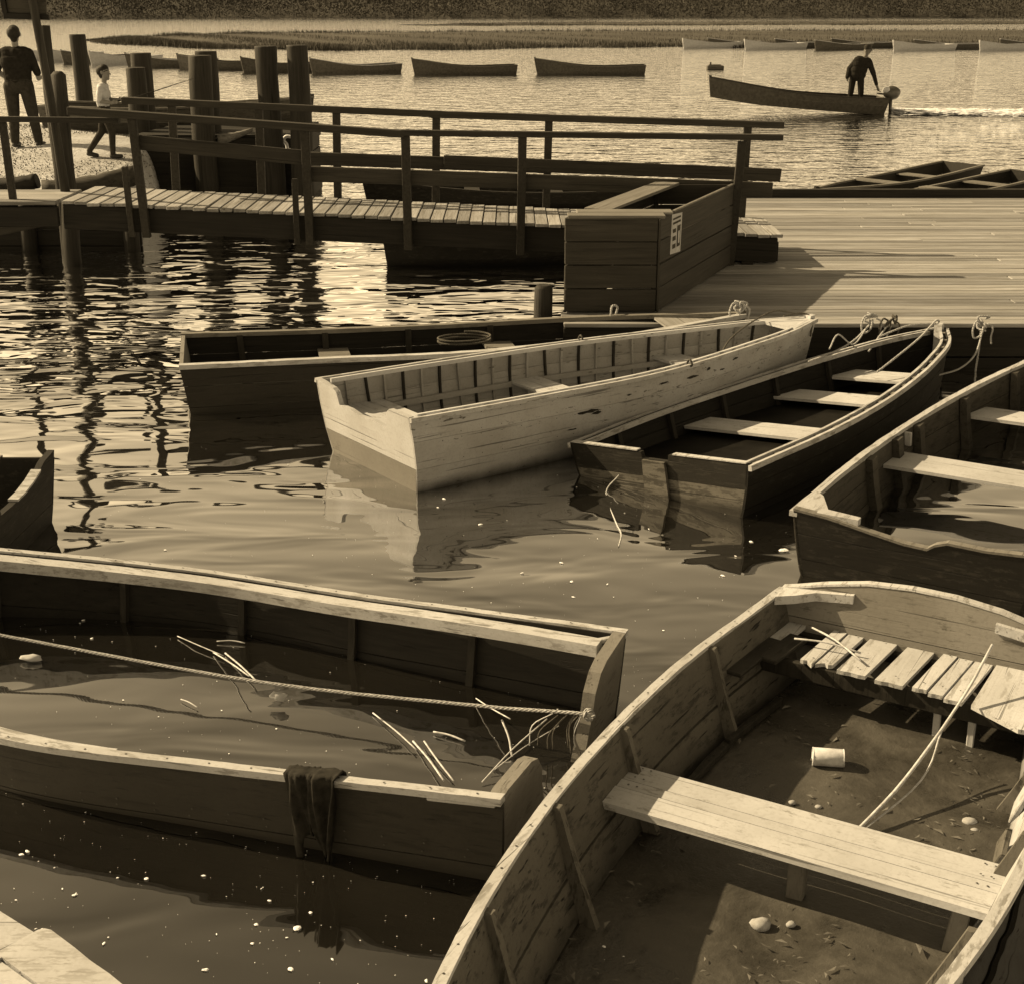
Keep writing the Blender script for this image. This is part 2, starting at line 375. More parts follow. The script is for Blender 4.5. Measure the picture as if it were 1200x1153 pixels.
# ------------------------------------------------------------------ boats
T5 = [0, .25, .5, .75, 1]
class Boat:
    def __init__(s, name, label, cat, pos, head, L, b, z, roll=0, pitch=0, zc=-.15, flare=.16, bulge=.02, rake=.15, bowrake=.12, group=None, N=26, zbow=None):
        s.L, s.N = L, N; s.b = list(b)+[.035]; s.T = T5 if len(b) == 4 else [0, .25, .5, .75, .9, 1]; s.zz = z; s.zc0 = zc; s.flare = flare; s.bulge = bulge; s.rake = rake; s.bowrake = bowrake
        s.root = empty(name, (pos[0], pos[1], pos[2] if len(pos) > 2 else 0), (roll, pitch, head)); tag(s.root, label, cat, group)
        s.tpar = None
    def bs(s, t): return max(.03, cr(s.T, s.b, t))
    def zs(s, t): return cr([0, .5, 1], s.zz, t)
    def zc(s, t): return s.zc0 + .10*max(0, t-.6)**2/.16
    def bc(s, t): return max(.02, s.bs(t)-s.flare*(1-.75*t**5)) if t < .98 else max(.015, s.bs(t)*.6)
    def pt(s, t, v, side, off=0.0):
        zc, zs = s.zc(t), s.zs(t); z = zc+(zs-zc)*v
        y = s.bc(t)+(s.bs(t)-s.bc(t))*v+s.bulge*math.sin(math.pi*v)*(1-t**4)+off
        y = max(y, .012)
        x = s.L*t - s.rake*(z-zs)*-1*0 + s.rake*(zs-z)*(1-t)**6 - s.bowrake*(zs-z)*t**6
        return (x, side*y, z)
    def half(s, x, z):
        t = min(max(x/s.L, 0), 1); zc, zs = s.zc(t), s.zs(t); v = (z-zc)/(zs-zc)
        return s.pt(t, min(max(v, 0), 1), 1)[1]
    def strake(s, v0, v1, side, mat, th=.016, name='strake', gap=.004, t0=0, t1=1, push=0.0):
        V, F_ = [], []; N = s.N
        e = gap/(s.zs(.5)-s.zc(.5))
        for i in range(N+1):
            t = t0+(t1-t0)*i/N
            for (v, o) in ((v0+e/2, th/2+push), (v1-e/2, th/2+push), (v1-e/2, -th/2+push), (v0+e/2, -th/2+push)):
                V.append(s.pt(t, v, side, o))
        for i in range(N):
            for k in range(4):
                a, b_, c, d = i*4+k, i*4+(k+1) % 4, (i+1)*4+(k+1) % 4, (i+1)*4+k
                F_.append((a, d, c, b_) if side < 0 else (a, b_, c, d))
        F_ += [(3, 2, 1, 0), tuple(N*4+k for k in range(4))]
        return mk(name, V, F_, mat, s.root)
    def rail(s, side, mat, o0, o1, h, dz=0.0, name='gunwale', t0=0.0, t1=1.0, wob=.0, curve=None):
        V, F_ = [], []; N = s.N*2
        for i in range(N+1):
            t = t0+(t1-t0)*i/N; x, y, z = s.pt(t, 1, side); wz = wob*math.sin(17*t+3*side)+wob*random.uniform(-.6, .6)
            ex = curve(t) if curve else 0
            for (o, zz) in ((o0+ex, z+dz-h), (o0+ex, z+dz+wz), (o1+ex, z+dz+wz), (o1+ex, z+dz-h)):
                V.append((x, side*max(abs(y)+o, .004), zz))
        for i in range(N):
            for k in range(4): F_.append((i*4+k, i*4+(k+1) % 4, (i+1)*4+(k+1) % 4, (i+1)*4+k))
        F_ += [(0, 1, 2, 3), tuple(N*4+k for k in (3, 2, 1, 0))]
        if side > 0: F_ = [tuple(reversed(q)) for q in F_]
        return mk(name, V, F_, mat, s.root)
    def rib(s, t, side, mat, w=.03, d=.03, v0=.05, v1=.97, lean=0.0, name='rib', taper=1.0):
        V, F_ = [], []; n = 6
        for i in range(n+1):
            v = v0+(v1-v0)*i/n; tt = t+lean*(1-v)/s.L; dd = d*(1+(taper-1)*(1-i/n))
            x, y, z = s.pt(tt, v, side, -.009)
            for (dx, dy) in ((-w/2, 0), (w/2, 0), (w/2, -dd), (-w/2, -dd)): V.append((x+dx, side*(abs(y)+dy), z))
        for i in range(n):
            for k in range(4): F_.append((i*4+k, i*4+(k+1) % 4, (i+1)*4+(k+1) % 4, (i+1)*4+k))
        F_ += [(3, 2, 1, 0), tuple(n*4+k for k in range(4))]
        if side > 0: F_ = [tuple(reversed(q)) for q in F_]
        return mk(name, V, F_, mat, s.root)
    def thwart(s, x0, x1, z, mat, n=1, th=.022, gap=.006, name='thwart', inset=.012, skew=0.0):
        out = []
        wd = (x1-x0)/n
        for k in range(n):
            a, b_ = x0+k*wd+gap/2, x0+(k+1)*wd-gap/2; V = []
            for zz in (z-th, z):
                for (x, sd) in ((a, -1), (b_, -1), (b_, 1), (a, 1)):
                    V.append((x+sd*skew+random.uniform(-.002, .002), sd*(s.half(x, zz)-inset), zz+random.uniform(-.002, .002)))
            F_ = [(3, 2, 1, 0), (4, 5, 6, 7), (0, 1, 5, 4), (1, 2, 6, 5), (2, 3, 7, 6), (3, 0, 4, 7)]
            out.append(mk(name if not out else 'plank', V, F_, mat, out[0] if out else s.root))
        return out
    def floor(s, z, mat, name='bottom', t0=.0, t1=.97, amp=0.0, my=8, inset=.0, tilt=0.0):
        V, F_ = [], []; N = s.N*2
        for i in range(N+1):
            t = t0+(t1-t0)*i/N; x = s.L*t
            h = s.half(x, z)-inset
            x += s.rake*(s.zs(0)-z)*(1-t)**6+(.02 if i == 0 else 0)
            for k in range(my+1):
                y = -h+2*h*k/my; V.append((x, y, z+tilt*(y+.10)+(amp*(math.sin(5*x+3*y)+math.sin(11*y-4*x)+math.sin(17*x+2)*.5) if amp else 0)))
        for i in range(N):
            for k in range(my):
                a = i*(my+1)+k; F_.append((a, a+my+1, a+my+2, a+1))
        return mk(name, V, F_, mat, s.root, bool(amp))
    def prism(s, poly, mat, name, x_in=0.0, th=.03, par=None):
        """board in the transom plane; poly is [(y,z)...] counter-clockwise seen from astern"""
        zs0 = s.zs(0); n = len(poly); V = []
        for dx in (0, th):
            for (y, z) in poly: V.append((s.rake*(zs0-z)+dx+x_in, y, z))
        F_ = [tuple(range(n)), tuple(range(2*n-1, n-1, -1))]
        for i in range(n): F_.append((i, i+n, (i+1) % n+n, (i+1) % n))
        o = mk(name, V, F_, mat, par or s.tpar or s.root)
        if name == 'transom' and s.tpar is None: s.tpar = o
        bm = bmesh.new(); bm.from_mesh(o.data); bmesh.ops.recalc_face_normals(bm, faces=bm.faces[:]); bm.to_mesh(o.data); bm.free()
        return o
    def tr(s, z): return s.half(0, z)+.006
    def stem(s, mat, w=.035, d=.06, top=.04):
        V, F_ = [], []; n = 6
        for i in range(n+1):
            v = i/n*1.0; x, y, z = s.pt(1, v, 1)
            if i == n: z += top
            for (dx, yy) in ((-d, -w), (.012, -w*.6), (.012, w*.6), (-d, w)): V.append((x+dx, yy, z))
        for i in range(n):
            for k in range(4): F_.append((i*4+k, i*4+(k+1) % 4, (i+1)*4+(k+1) % 4, (i+1)*4+k))
        F_ += [(3, 2, 1, 0), tuple(n*4+k for k in range(4))]
        return mk('stem', V, F_, mat, s.root)
    def blocks(s, side, mat, o0, o1, h, step, t0=.03, t1=.97, w=.05):
        n = int((t1-t0)*s.L/step)
        for i in range(n+1):
            t = t0+(t1-t0)*i/n; x, y, z = s.pt(t, 1, side); x2, y2, _ = s.pt(min(t+.01, 1), 1, side)
            an = math.atan2(y2-y, x2-x); yy = abs(y)+(o0+o1)/2
            me = bpy.data.meshes.new('spacer_block'); me.from_pydata(cbox(w, abs(o1-o0)*.99, h, .002), [], CBF)
            ob('spacer_block', me, mat, s.root, (x, side*yy, z-h/2-.002), (0, 0, an))
    def nails(s, items, r=.0045):
        """items: (x, y, z, normal) small flat nail heads joined into one part"""
        V, F_ = [], []
        for (p, nn) in items:
            p, nn = Vector(p), Vector(nn).normalized(); a = nn.orthogonal().normalized(); b = nn.cross(a); k0 = len(V)
            for k in range(6): V.append(p+(a*math.cos(k*1.0472)+b*math.sin(k*1.0472))*r*random.uniform(.8, 1.2)+nn*.0012)
            F_.append(tuple(k0+k for k in range(6)))
        return kind(mk('nail_heads', V, F_, 'iron', s.root), 'stuff')
    def wall_nails(s, ts, vs, side, off):
        out = []
        for t in ts:
            for v in vs:
                tt = t+random.uniform(-.002, .002); p = s.pt(tt, v+random.uniform(-.006, .006), side, off)
                out.append((p, (0, side*(1 if off > 0 else -1), 0)))
        return out
    def w(s, x, y, z):
        return s.root.matrix_basis @ Vector((x, y, z))

# ------------------------------------------------------------------ setting: water, far shore, marsh, bank
def grid(name, x0, x1, y0, y1, nx, ny, zf, mat):
    V = [(x0+(x1-x0)*i/nx, y0+(y1-y0)*j/ny, 0) for j in range(ny+1) for i in range(nx+1)]
    V = [(x, y, zf(x, y)) for (x, y, _) in V]
    F_ = [(j*(nx+1)+i, j*(nx+1)+i+1, (j+1)*(nx+1)+i+1, (j+1)*(nx+1)+i) for j in range(ny) for i in range(nx)]
    return mk(name, V, F_, mat, None, True)
kind(mk('water', [(-400, -40, 0), (400, -40, 0), (400, 400, 0), (-400, 400, 0)], [(0, 1, 2, 3)], 'water'), 'structure')

def hz(x): return 1+.25*math.sin(x*.031)+.15*math.sin(x*.083+1)+.08*math.sin(x*.21)
def shore_y(x): return 262+4*math.sin(x*.03)+2*math.sin(x*.11) + .05*x
kind(grid('far_shore', -260, 260, 250, 420, 90, 30, lambda x, y: -.6+max(0, min(1, (y-shore_y(x))/70))*9*hz(x)+min(.8, max(0, (y-shore_y(x))*.4)), 'woods'), 'structure')
def scatter_mesh(name, tris, mat, parent=None):
    tris = np.asarray(tris, float).reshape(-1, 3); n = len(tris)//3
    me = bpy.data.meshes.new(name); me.vertices.add(len(tris)); me.vertices.foreach_set('co', tris.ravel())
    me.loops.add(len(tris)); me.loops.foreach_set('vertex_index', np.arange(len(tris), dtype=np.int32))
    me.polygons.add(n); me.polygons.foreach_set('loop_start', np.arange(0, len(tris), 3, dtype=np.int32))
    me.update(calc_edges=True); me.validate(); return ob(name, me, mat, parent)
def leaf_tris(c, size, up=.0):
    n = len(c); a = RN.normal(size=(n, 3)); a /= np.linalg.norm(a, axis=1)[:, None]
    b = RN.normal(size=(n, 3)); b[:, 2] += up; b -= (a*b).sum(1)[:, None]*a; b /= np.linalg.norm(b, axis=1)[:, None]
    s_ = size*(RN.random((n, 1))*.8+.6)
    return np.stack([c-a*s_*.6, c+a*s_*.6, c+b*s_*1.3], 1).reshape(-1, 3)
n = 150000
xs = RN.uniform(-150, 150, n); dep = RN.random(n)**1.6*45; ys = np.array([shore_y(x) for x in xs])+dep
hh = (2.2+2.2*np.abs(np.sin(xs*.35+dep*.2))+1.5*np.sin(xs*.07+1)**2)
zsv = RN.random(n)**.9*hh+dep*.12
kind(scatter_mesh('far_woods', leaf_tris(np.stack([xs, ys, zsv], 1), .22, .6), 'woods'), 'stuff')
tr_ = []
for i in range(420):
    x = random.uniform(-140, 140); y = shore_y(x)+random.uniform(-.5, 6); h = random.uniform(2, 4.5); w_ = random.uniform(.04, .09); lx = random.uniform(-.3, .3)
    tr_ += [(x-w_, y, 0), (x+w_, y, 0), (x+lx, y+.05, h), (x, y-w_, 0), (x, y+w_, 0), (x+lx, y+.02, h)]
kind(scatter_mesh('far_tree_trunks', tr_, 'bark'), 'stuff')

def marsh(name, near, far_, nblades, hmin, hmax, zt, seed):
    near = [P(x, y, 0) for (x, y) in near]; far_ = [P(x, y, 0) for (x, y) in far_]
    m = len(near); V, F_ = [], []; K = 6
    for i in range(m):
        for k in range(K+1):
            u = k/K; p = near[i].lerp(far_[i], u); V.append((p.x, p.y, zt*math.sin(math.pi*u)**.5*min(1, i/1.5)-.12*(u in (0, 1))))
    for i in range(m-1):
        for k in range(K):
            a = i*(K+1)+k; F_.append((a, a+K+1, a+K+2, a+1))
    kind(mk(name+'_island', V, F_, 'reed', None, True), 'structure')
    ii = RN.random(nblades)*(m-1); i0 = ii.astype(int); fr_ = ii-i0; u = RN.random(nblades)**1.7
    na = np.array([tuple(p) for p in near]); fa = np.array([tuple(p) for p in far_])
    a = na[i0]*(1-fr_[:, None])+na[i0+1]*fr_[:, None]; b = fa[i0]*(1-fr_[:, None])+fa[i0+1]*fr_[:, None]
    c = a+(b-a)*u[:, None]; c[:, 2] = -.05
    c[:, 0] += RN.normal(size=nblades)*.5; c[:, 1] += np.sin(c[:, 0]*.7)*.8+np.sin(c[:, 0]*.23)*1.5
    h = (hmin+(hmax-hmin)*RN.random(nblades))*(.7+.5*np.sin(c[:, 0]*.4+c[:, 1]*.2)**2)*np.clip(ii/1.0, .35, 1)
    w_ = .022+.02*RN.random(nblades); an = RN.random(nblades)*6.28
    d = np.stack([np.cos(an)*w_, np.sin(an)*w_, 0*w_], 1); tip = c.copy(); tip[:, 2] += h; tip[:, 0] += RN.normal(size=nblades)*.12; tip[:, 1] += RN.normal(size=nblades)*.12
    kind(scatter_mesh(name+'_grass', np.stack([c-d, c+d, tip], 1).reshape(-1, 3), 'reed'), 'stuff')
marsh('near_marsh', [(105, 47.5), (160, 53), (220, 57), (300, 59), (420, 58.5), (600, 57.5), (800, 56), (1000, 55.5), (1290, 55)],
      [(105, 46.5), (160, 44), (220, 41), (300, 39), (420, 38), (600, 37), (800, 36), (1000, 36), (1290, 35)], 90000, .10, .46, .22, 1)
marsh('far_marsh', [(470, 30), (560, 30.5), (700, 30.5), (900, 30), (1100, 29.5), (1300, 29)],
      [(470, 29.5), (560, 28), (700, 27), (900, 26), (1100, 25.5), (1300, 25)], 22000, .15, .38, .15, 2)

# left bank
def bank_z(x, y):
    e = x+5.35+.25*math.sin(y*.9)                              # right edge falls to the water
    h = .6+.4*max(0, min(1, (y-18)/2.5))+.03*math.sin(x*2.1+y)+.02*math.sin(4*y+x*3)
    f_ = max(0, min(1, 1-e/.4)); b_ = max(0, min(1, (28-y)/3.5)); a_ = max(0, min(1, (y-17.98)/.12))
    return -.5+(h+.5)*min(f_*f_*(3-2*f_), b_*b_*(3-2*b_), a_)
kind(grid('shore_bank', -18, -3.9, 17.9, 29, 90, 100, bank_z, 'sand'), 'structure')

nb_ = 16000; bx_ = RN.uniform(-12, -4.7, nb_); by_ = RN.uniform(18.1, 24.5, nb_); bz_ = np.array([bank_z(a_, b_) for a_, b_ in zip(bx_, by_)])
kk = (np.sin(bx_*2.3)+np.sin(by_*1.7+bx_)) > -.4; kk &= bz_ > .3
kind(scatter_mesh('beach_litter', leaf_tris(np.stack([bx_, by_, bz_+.01], 1)[kk], .017, .3), 'weed_dry'), 'stuff')
# ------------------------------------------------------------------ dock
DZ = .40
dock = empty('dock', (3, 12, 0)); tag(dock, 'low wooden dock of long bleached planks with dark edge beams', 'dock')
def loc_in(e, p): return Vector(p)-e.location
y = 11.80; k = 0
while y < 20.0:
    x0 = .44+max(0, y-12.15)*.424 if y < 14.6 else 2.05
    wv = .145
    seam = random.uniform(4.2, 7.5)
    for (a, b) in ((x0+random.uniform(-.02, .02), seam-.004), (seam+.004, 9.6)):
        board('plank', loc_in(dock, (a, y+wv/2, DZ-.02+random.uniform(-.003, .003))), loc_in(dock, (b, y+wv/2, DZ-.02+random.uniform(-.003, .003))), wv-.008-random.uniform(0, .006), .038, 'dock', dock, c=.005)
    y += wv; k += 1
board('front_beam', loc_in(dock, (.44, 11.86, DZ-.17)), loc_in(dock, (9.6, 11.86, DZ-.17)), .10, .25, 'tar', dock)
board('front_beam', loc_in(dock, (.44, 11.90, DZ-.40)), loc_in(dock, (9.6, 11.90, DZ-.40)), .12, .18, 'tar', dock)
board('side_beam', loc_in(dock, (.56, 11.95, DZ-.17)), loc_in(dock, (1.56, 14.6, DZ-.17)), .10, .25, 'tar', dock)
board('side_beam', loc_in(dock, (2.12, 14.7, DZ-.17)), loc_in(dock, (2.12, 19.9, DZ-.17)), .10, .25, 'tar', dock)
board('back_beam', loc_in(dock, (2.1, 19.95, DZ+.055)), loc_in(dock, (9.6, 19.95, DZ+.055)), .13, .11, 'tar', dock)
for x in (.9, 2.6, 4.4, 6.2, 8.0):
    board('joist', loc_in(dock, (x, 11.98, DZ-.14)), loc_in(dock, (x, 14.5 if x < 2 else 19.8, DZ-.14)), .08, .18, 'tar', dock)

# short mooring post by the crate
tag(tube('mooring_post', [Vector((.27, 12.32, -.6)), Vector((.27, 12.32, .2)), Vector((.28, 12.32, .60)), Vector((.28, 12.32, .63))], [.085, .085, .08, .06], 'piling', None, 12, .04),
    'short dark stub post standing in water left of the big crate', 'post')

# ------------------------------------------------------------------ big crate on the dock
crate = empty('storage_crate', (.46, 12.22, DZ)); tag(crate, 'tall open topped dark wooden crate with paper notice on dock', 'crate')
ax = Vector((2.28-1.27, 14.6-12.22, 0)).normalized(); crate.rotation_euler = (0, 0, 0)
CH, CW, CL = .82, .80, 2.55; dx = ax.x/ax.y                       # the crate is a little skewed in plan
def cp(u, v, z): return Vector((u + v*dx, v, z))
for k in range(4):
    z = .012+(k+.5)*CH/4
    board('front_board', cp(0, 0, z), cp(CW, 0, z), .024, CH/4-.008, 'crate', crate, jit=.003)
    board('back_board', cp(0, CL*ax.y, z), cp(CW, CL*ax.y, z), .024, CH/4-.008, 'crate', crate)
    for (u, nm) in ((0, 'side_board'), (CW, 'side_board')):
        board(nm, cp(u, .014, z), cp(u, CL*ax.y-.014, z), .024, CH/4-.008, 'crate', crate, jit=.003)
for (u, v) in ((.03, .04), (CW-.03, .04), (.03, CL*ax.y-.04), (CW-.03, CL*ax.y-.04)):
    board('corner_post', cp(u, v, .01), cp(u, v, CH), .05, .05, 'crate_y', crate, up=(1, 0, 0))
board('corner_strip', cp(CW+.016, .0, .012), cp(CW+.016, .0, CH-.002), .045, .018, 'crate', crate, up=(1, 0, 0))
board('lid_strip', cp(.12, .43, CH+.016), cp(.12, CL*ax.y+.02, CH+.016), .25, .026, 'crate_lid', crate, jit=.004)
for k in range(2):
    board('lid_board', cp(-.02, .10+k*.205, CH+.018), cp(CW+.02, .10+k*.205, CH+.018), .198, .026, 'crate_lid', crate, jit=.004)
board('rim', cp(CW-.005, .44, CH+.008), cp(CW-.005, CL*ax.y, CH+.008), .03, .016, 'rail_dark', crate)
# paper notice
no = empty('paper_notice', crate.location+cp(CW+.014, .47, .44)); tag(no, 'torn printed paper notice pasted on the side of crate', 'notice')
yaw = math.atan2(-ax.x, ax.y); no.rotation_euler = (0, 0, yaw)
mk('sheet', [(0, -.17, .02), (0, .15, 0), (0, .17, .35), (0, -.15, .37)], [(0, 1, 2, 3)], 'paper', no)
for (y0, y1, z0, z1) in ((.02, .12, .06, .25), (-.12, -.02, .06, .10), (-.12, -.02, .13, .17), (-.12, -.02, .20, .235), (-.12, .12, .275, .295), (-.12, .12, .315, .332)):
    mk('print_block', [(.003, y0, z0), (.003, y1, z0), (.003, y1, z1), (.003, y0, z1)], [(0, 1, 2, 3)], 'print', no)
mk('print_block', [(.005, .045, .09), (.005, .095, .09), (.005, .095, .2), (.005, .045, .2)], [(0, 1, 2, 3)], 'paper', no)

# ------------------------------------------------------------------ gangway
GX0, GX1, GY0, GY1 = -4.62, 2.80, 14.60, 15.78
def gz(x): return 1.06+(x-GX0)/(GX1-GX0)*(.71-1.06)
gw = empty('gangway', (-.9, 15.2, 0)); tag(gw, 'sloping plank gangway with railings on both sides down to dock', 'gangway')
def gl(p): return Vector(p)-gw.location
x = GX0
while x < GX1-.05:
    w_ = .135; a, b = (x+.004, x+w_-.006); e = random.uniform(-.03, .03)
    board('plank', gl(((a+b)/2, GY0-.02+e, gz((a+b)/2)-.018+random.uniform(-.004, .004))), gl(((a+b)/2, GY1+.02+e, gz((a+b)/2)-.018)), b-a, .034, 'dock', gw, c=.004)
    x += w_
for yy in (GY0+.06, (GY0+GY1)/2, GY1-.06):
    board('stringer', gl((GX0, yy, gz(GX0)-.165)), gl((GX1-.05, yy, gz(GX1)-.165)), .07, .25, 'tar', gw)
board('end_beam', gl((GX1-.08, GY0+.1, gz(GX1)-.19)), gl((GX1-.08, GY1-.1, gz(GX1)-.19)), .12, .2, 'tar', gw)
for yy in (GY0+.06, GY1-.06):
    board('end_block', gl((2.45, yy, DZ)), gl((2.45, yy, gz(2.45)-.29)), .12, .12, 'tar_z', gw, up=(1, 0, 0))
def post(x, yy, ztop, lean=0.0, w_=.085, t_=.06, zb=.33, mat='rail_z', nm='post'):
    board(nm, gl((x, yy, gz(x)-zb)), gl((x+lean, yy, ztop)), w_, t_, mat, gw, up=(0, 1, 0), jit=.003)
nearp = [(Q(160, 139, GY0-.05), 0), (Q(357, 152, GY0-.05), 0), (Q(475, 155, GY0-.05), 0), (Q(610, 160, GY0-.05), 0), (Q(863, 166, GY0-.05), .0)]
for i, (p, l_) in enumerate(nearp): post(p.x, GY0-.04, p.z, [-.05, 0, 0, .02, .06][i])
post(Q(345, 210, GY0-.05).x, GY0-.04, Q(345, 210, GY0-.05).z, 0, .06, .05)
post(Q(148, 196, GY0-.05).x, GY0-.04, Q(148, 196, GY0-.05).z, -.02, .06, .05)
farp = [Q(198, 118, GY1+.05), Q(300, 121, GY1+.05), Q(391, 127, GY1+.05), Q(508, 133, GY1+.05), Q(640, 139, GY1+.05), Q(873, 149, GY1+.05)]
for p in farp: post(p.x, GY1+.04, p.z, .03)
def rl(nm, a, b, h, t_, Y, mat='rail_x'):
    board(nm, gl(Q(a[0], a[1], Y)), gl(Q(b[0], b[1], Y)), t_, h, mat, gw, jit=.003)
YN, YF = GY0-.10, GY1-.02
rl('handrail', (80, 130), (474, 157.5), .075, .10, GY0-.045); rl('handrail', (470, 156), (917, 161.5), .06, .10, GY0-.045)
rl('handrail', (143, 118), (520, 134.5), .07, .10, GY1+.04); rl('handrail', (505, 134), (918, 147), .07, .10, GY1+.04)
rl('midrail', (160, 167), (356, 185), .15, .035, GY0+.02); rl('midrail', (357, 204), (905, 223), .15, .035, GY0+.02)
rl('midrail', (356, 186), (640, 196), .14, .035, GY1-.02); rl('midrail', (520, 190), (915, 206), .14, .035, GY1-.055)

# ------------------------------------------------------------------ landing stage on the left, bulkhead, small wharf
ls = empty('landing_stage', (-6.5, 15, 0)); tag(ls, 'plank landing at the head of gangway with low handrail', 'landing')
def ll(p): return Vector(p)-ls.location
for k in range(5):
    yy = 14.62+k*.19
    board('plank', ll((-10.5, yy, 1.03)), ll((-4.66, yy, 1.045)), .182, .04, 'dock', ls)
board('edge_beam', ll((-10.5, 14.60, .90)), ll((-4.66, 14.60, .90)), .07, .2, 'tar', ls)
for xx in (-9.2, -7.4, -5.6):
    tube('support_post', [ll((xx, 14.75, -.6)), ll((xx, 14.75, .99))], .09, 'tar_z', ls, 10, .05)
board('brace', ll((-5.9, 14.66, .62)), ll((-4.7, 14.66, .86)), .05, .08, 'rail_x', ls)
hp = Q(10, 140, 14.7)
board('post', ll((Q(15, 228, 14.7).x, 14.7, .95)), ll((Q(2, 138, 14.7).x, 14.7, hp.z)), .07, .06, 'rail_z', ls, up=(0, 1, 0))
board('handrail', ll(Q(-90, 139, 14.66)), ll(Q(140, 141.5, 14.66)), .09, .055, 'rail_x', ls)
bh = empty('timber_bulkhead', (-7, 18.0, 0)); tag(bh, 'dark tarred plank bulkhead holding the shore below the landing', 'bulkhead')
for k in range(5):
    board('plank', (-8, -.05-.002*k, -.25+k*.2), (2.3, -.05-.002*k, -.25+k*.2), .05, .19, 'tar', bh)
for xx in (-7, -5, -3, -1, .9, 2.2):
    tube('pile', [Vector((xx, -.16, -.6)), Vector((xx, -.16, .70))], .10, 'tar_z', bh, 10, .05)

wf = empty('small_wharf', (-4.0, 21.6, 0)); tag(wf, 'dark timber wharf face between pilings behind the gangway', 'wharf')
for k in range(8):
    z = -.2+k*.17; xr = Q(357, 200, 21.4).x-wf.location.x-random.uniform(0, .08)
    board('plank', (-1.5, -.25+random.uniform(-.01, .01), z), (xr, -.25+random.uniform(-.01, .01), z), .05, .174, 'tar', wf)
    board('plank', (xr-.03, -.22, z), (xr-.03, 2.2, z), .05, .16, 'tar', wf)
for k in range(9):
    board('deck_plank', (-1.6+.03*k, -.1+k*.26, 1.10), (Q(352, 200, 21.4).x-wf.location.x, -.1+k*.26, 1.10), .25, .045, 'tar', wf)
tag(tube('driftwood_stick', smooth_path([Q(255, 164, 21.2), Q(275, 160, 21.3), Q(296, 152, 21.4)], 5), [.055, .06, .075, .07, .06, .055, .05, .045, .04, .03, .025], 'driftwood', None, 8, .12),
    'pale crooked driftwood stick lying on the dark wharf', 'stick')
hk = empty('mooring_ring', Q(336, 172, 21.25)); hk.scale = (1.3, 1.3, 1.3); tag(hk, 'white curled mooring hook on the wharf beside the tall pilings', 'hook')
tube('hook', smooth_path([(.01, 0, -.05), (0, 0, .02), (-.03, 0, .07), (0, 0, .11), (.07, 0, .10), (.09, 0, .08)], 5), .018, 'foam', hk, 8)
tube('foot', [(-.05, 0, -.05), (.06, 0, -.05)], .03, 'foam', hk, 8)

# pilings
def piling(px, pyt, Y, r, label, lean=0.0, zb=-.8, cap=0):
    t = Q(px, pyt, Y); n_ = 9; pts, rr = [], []
    for i in range(n_):
        u = i/(n_-1); pts.append((lean*(1-u)*-1+.01*math.sin(7*u+px), .01*math.cos(5*u+px), (zb-0)+(t.z-zb)*u)); rr.append(r*(1.08-.12*u)*(1+.03*math.sin(9*u+px)))
    pts.append((pts[-1][0], pts[-1][1], t.z+.02)); rr.append(r*.93)
    o = tube('piling', pts, rr, 'piling', None, 16, .035); o.location = (t.x, Y, 0)
    tag(o, label, 'piling', 'pilings behind the gangway'); return o
piling(91, 42, 25, .145, 'lone thick piling between the standing man and the boy')
piling(164, 64, 22.6, .165, 'taller piling of the pair just right of the boy')
piling(158, 81, 22.0, .15, 'shorter front piling of the pair just right of the boy')
piling(240, 62, 21.9, .175, 'taller rear piling of the middle close pair')
piling(233, 67, 21.2, .17, 'slightly shorter front piling of the middle close pair')
piling(312, 56, 21.1, .165, 'left one of the two tall spaced pilings at wharf end')
piling(348, 55, 21.0, .16, 'rightmost tall piling at the wharf end')
# leaning pole with sign, and rough posts at the gangway head
YS = 15.3
sg = empty('sign_pole', (Q(77, 226, YS).x, YS, 1.05)); tag(sg, 'thin leaning pole carrying a square sign seen from behind', 'sign')
a = Q(37, -6, YS)-sg.location; b = Vector((0, 0, .0))
tube('pole', [b, b.lerp(a, .5)+Vector((.01, 0, 0)), a, a+(a-b).normalized()*.25], [.05, .045, .042, .04], 'rail_z', sg, 10, .04)
sc = Q(29, 0, YS+.08)-sg.location; k_ = 1.04
board('sign_board', sc+Vector((-.21, .0, .0)), sc+Vector((.22, .0, -.02)), .02, .32, 'mid_inside', sg)
for (p0, p1) in (((-.22, -.02, -.15), (.23, -.02, -.165)), ((-.22, -.02, .19), (.23, -.02, .175)), ((-.2, -.021, -.13), (-.22, -.021, .17)), ((.205, -.021, -.14), (.205, -.021, .16)), ((.0, -.022, -.13), (.0, -.022, .16))):
    board('sign_frame', sc+Vector(p0)*k_, sc+Vector(p1)*k_, .045, .055, 'tar', sg)
t1 = Q(51, 30, 17.4); b1 = Q(80, 285, 17.4)
o = tube('leaning_post', [Vector((b1.x, 17.4, -.5)), b1, b1.lerp(t1, .35)+Vector((.02, 0, 0)), b1.lerp(t1, .7)+Vector((-.01, 0, 0)), t1], [.10, .095, .09, .08, .07], 'piling', None, 12, .08)
tag(o, 'rough leaning timber post behind the sign pole', 'post')
t2 = Q(68, 84, 17.0); b2 = Q(84, 290, 16.9)
o = tube('gnarled_post', [Vector((b2.x, 16.9, -.5)), b2, b2.lerp(t2, .3)+Vector((.02, 0, 0)), b2.lerp(t2, .55)+Vector((-.015, 0, 0)), b2.lerp(t2, .8)+Vector((.01, 0, 0)), t2+Vector((0, 0, -.04)), t2], [.10, .10, .095, .10, .095, .08, .05], 'piling', None, 12, .12)
tag(o, 'stout gnarled post with rounded top at the gangway head', 'post')
o = tube('driftwood_log', smooth_path([(-7.4, 18.5, .70), (-6.9, 18.45, .74), (-6.4, 18.4, .75), (-6.1, 18.4, .80)], 5), .10, 'tar', None, 10, .15)
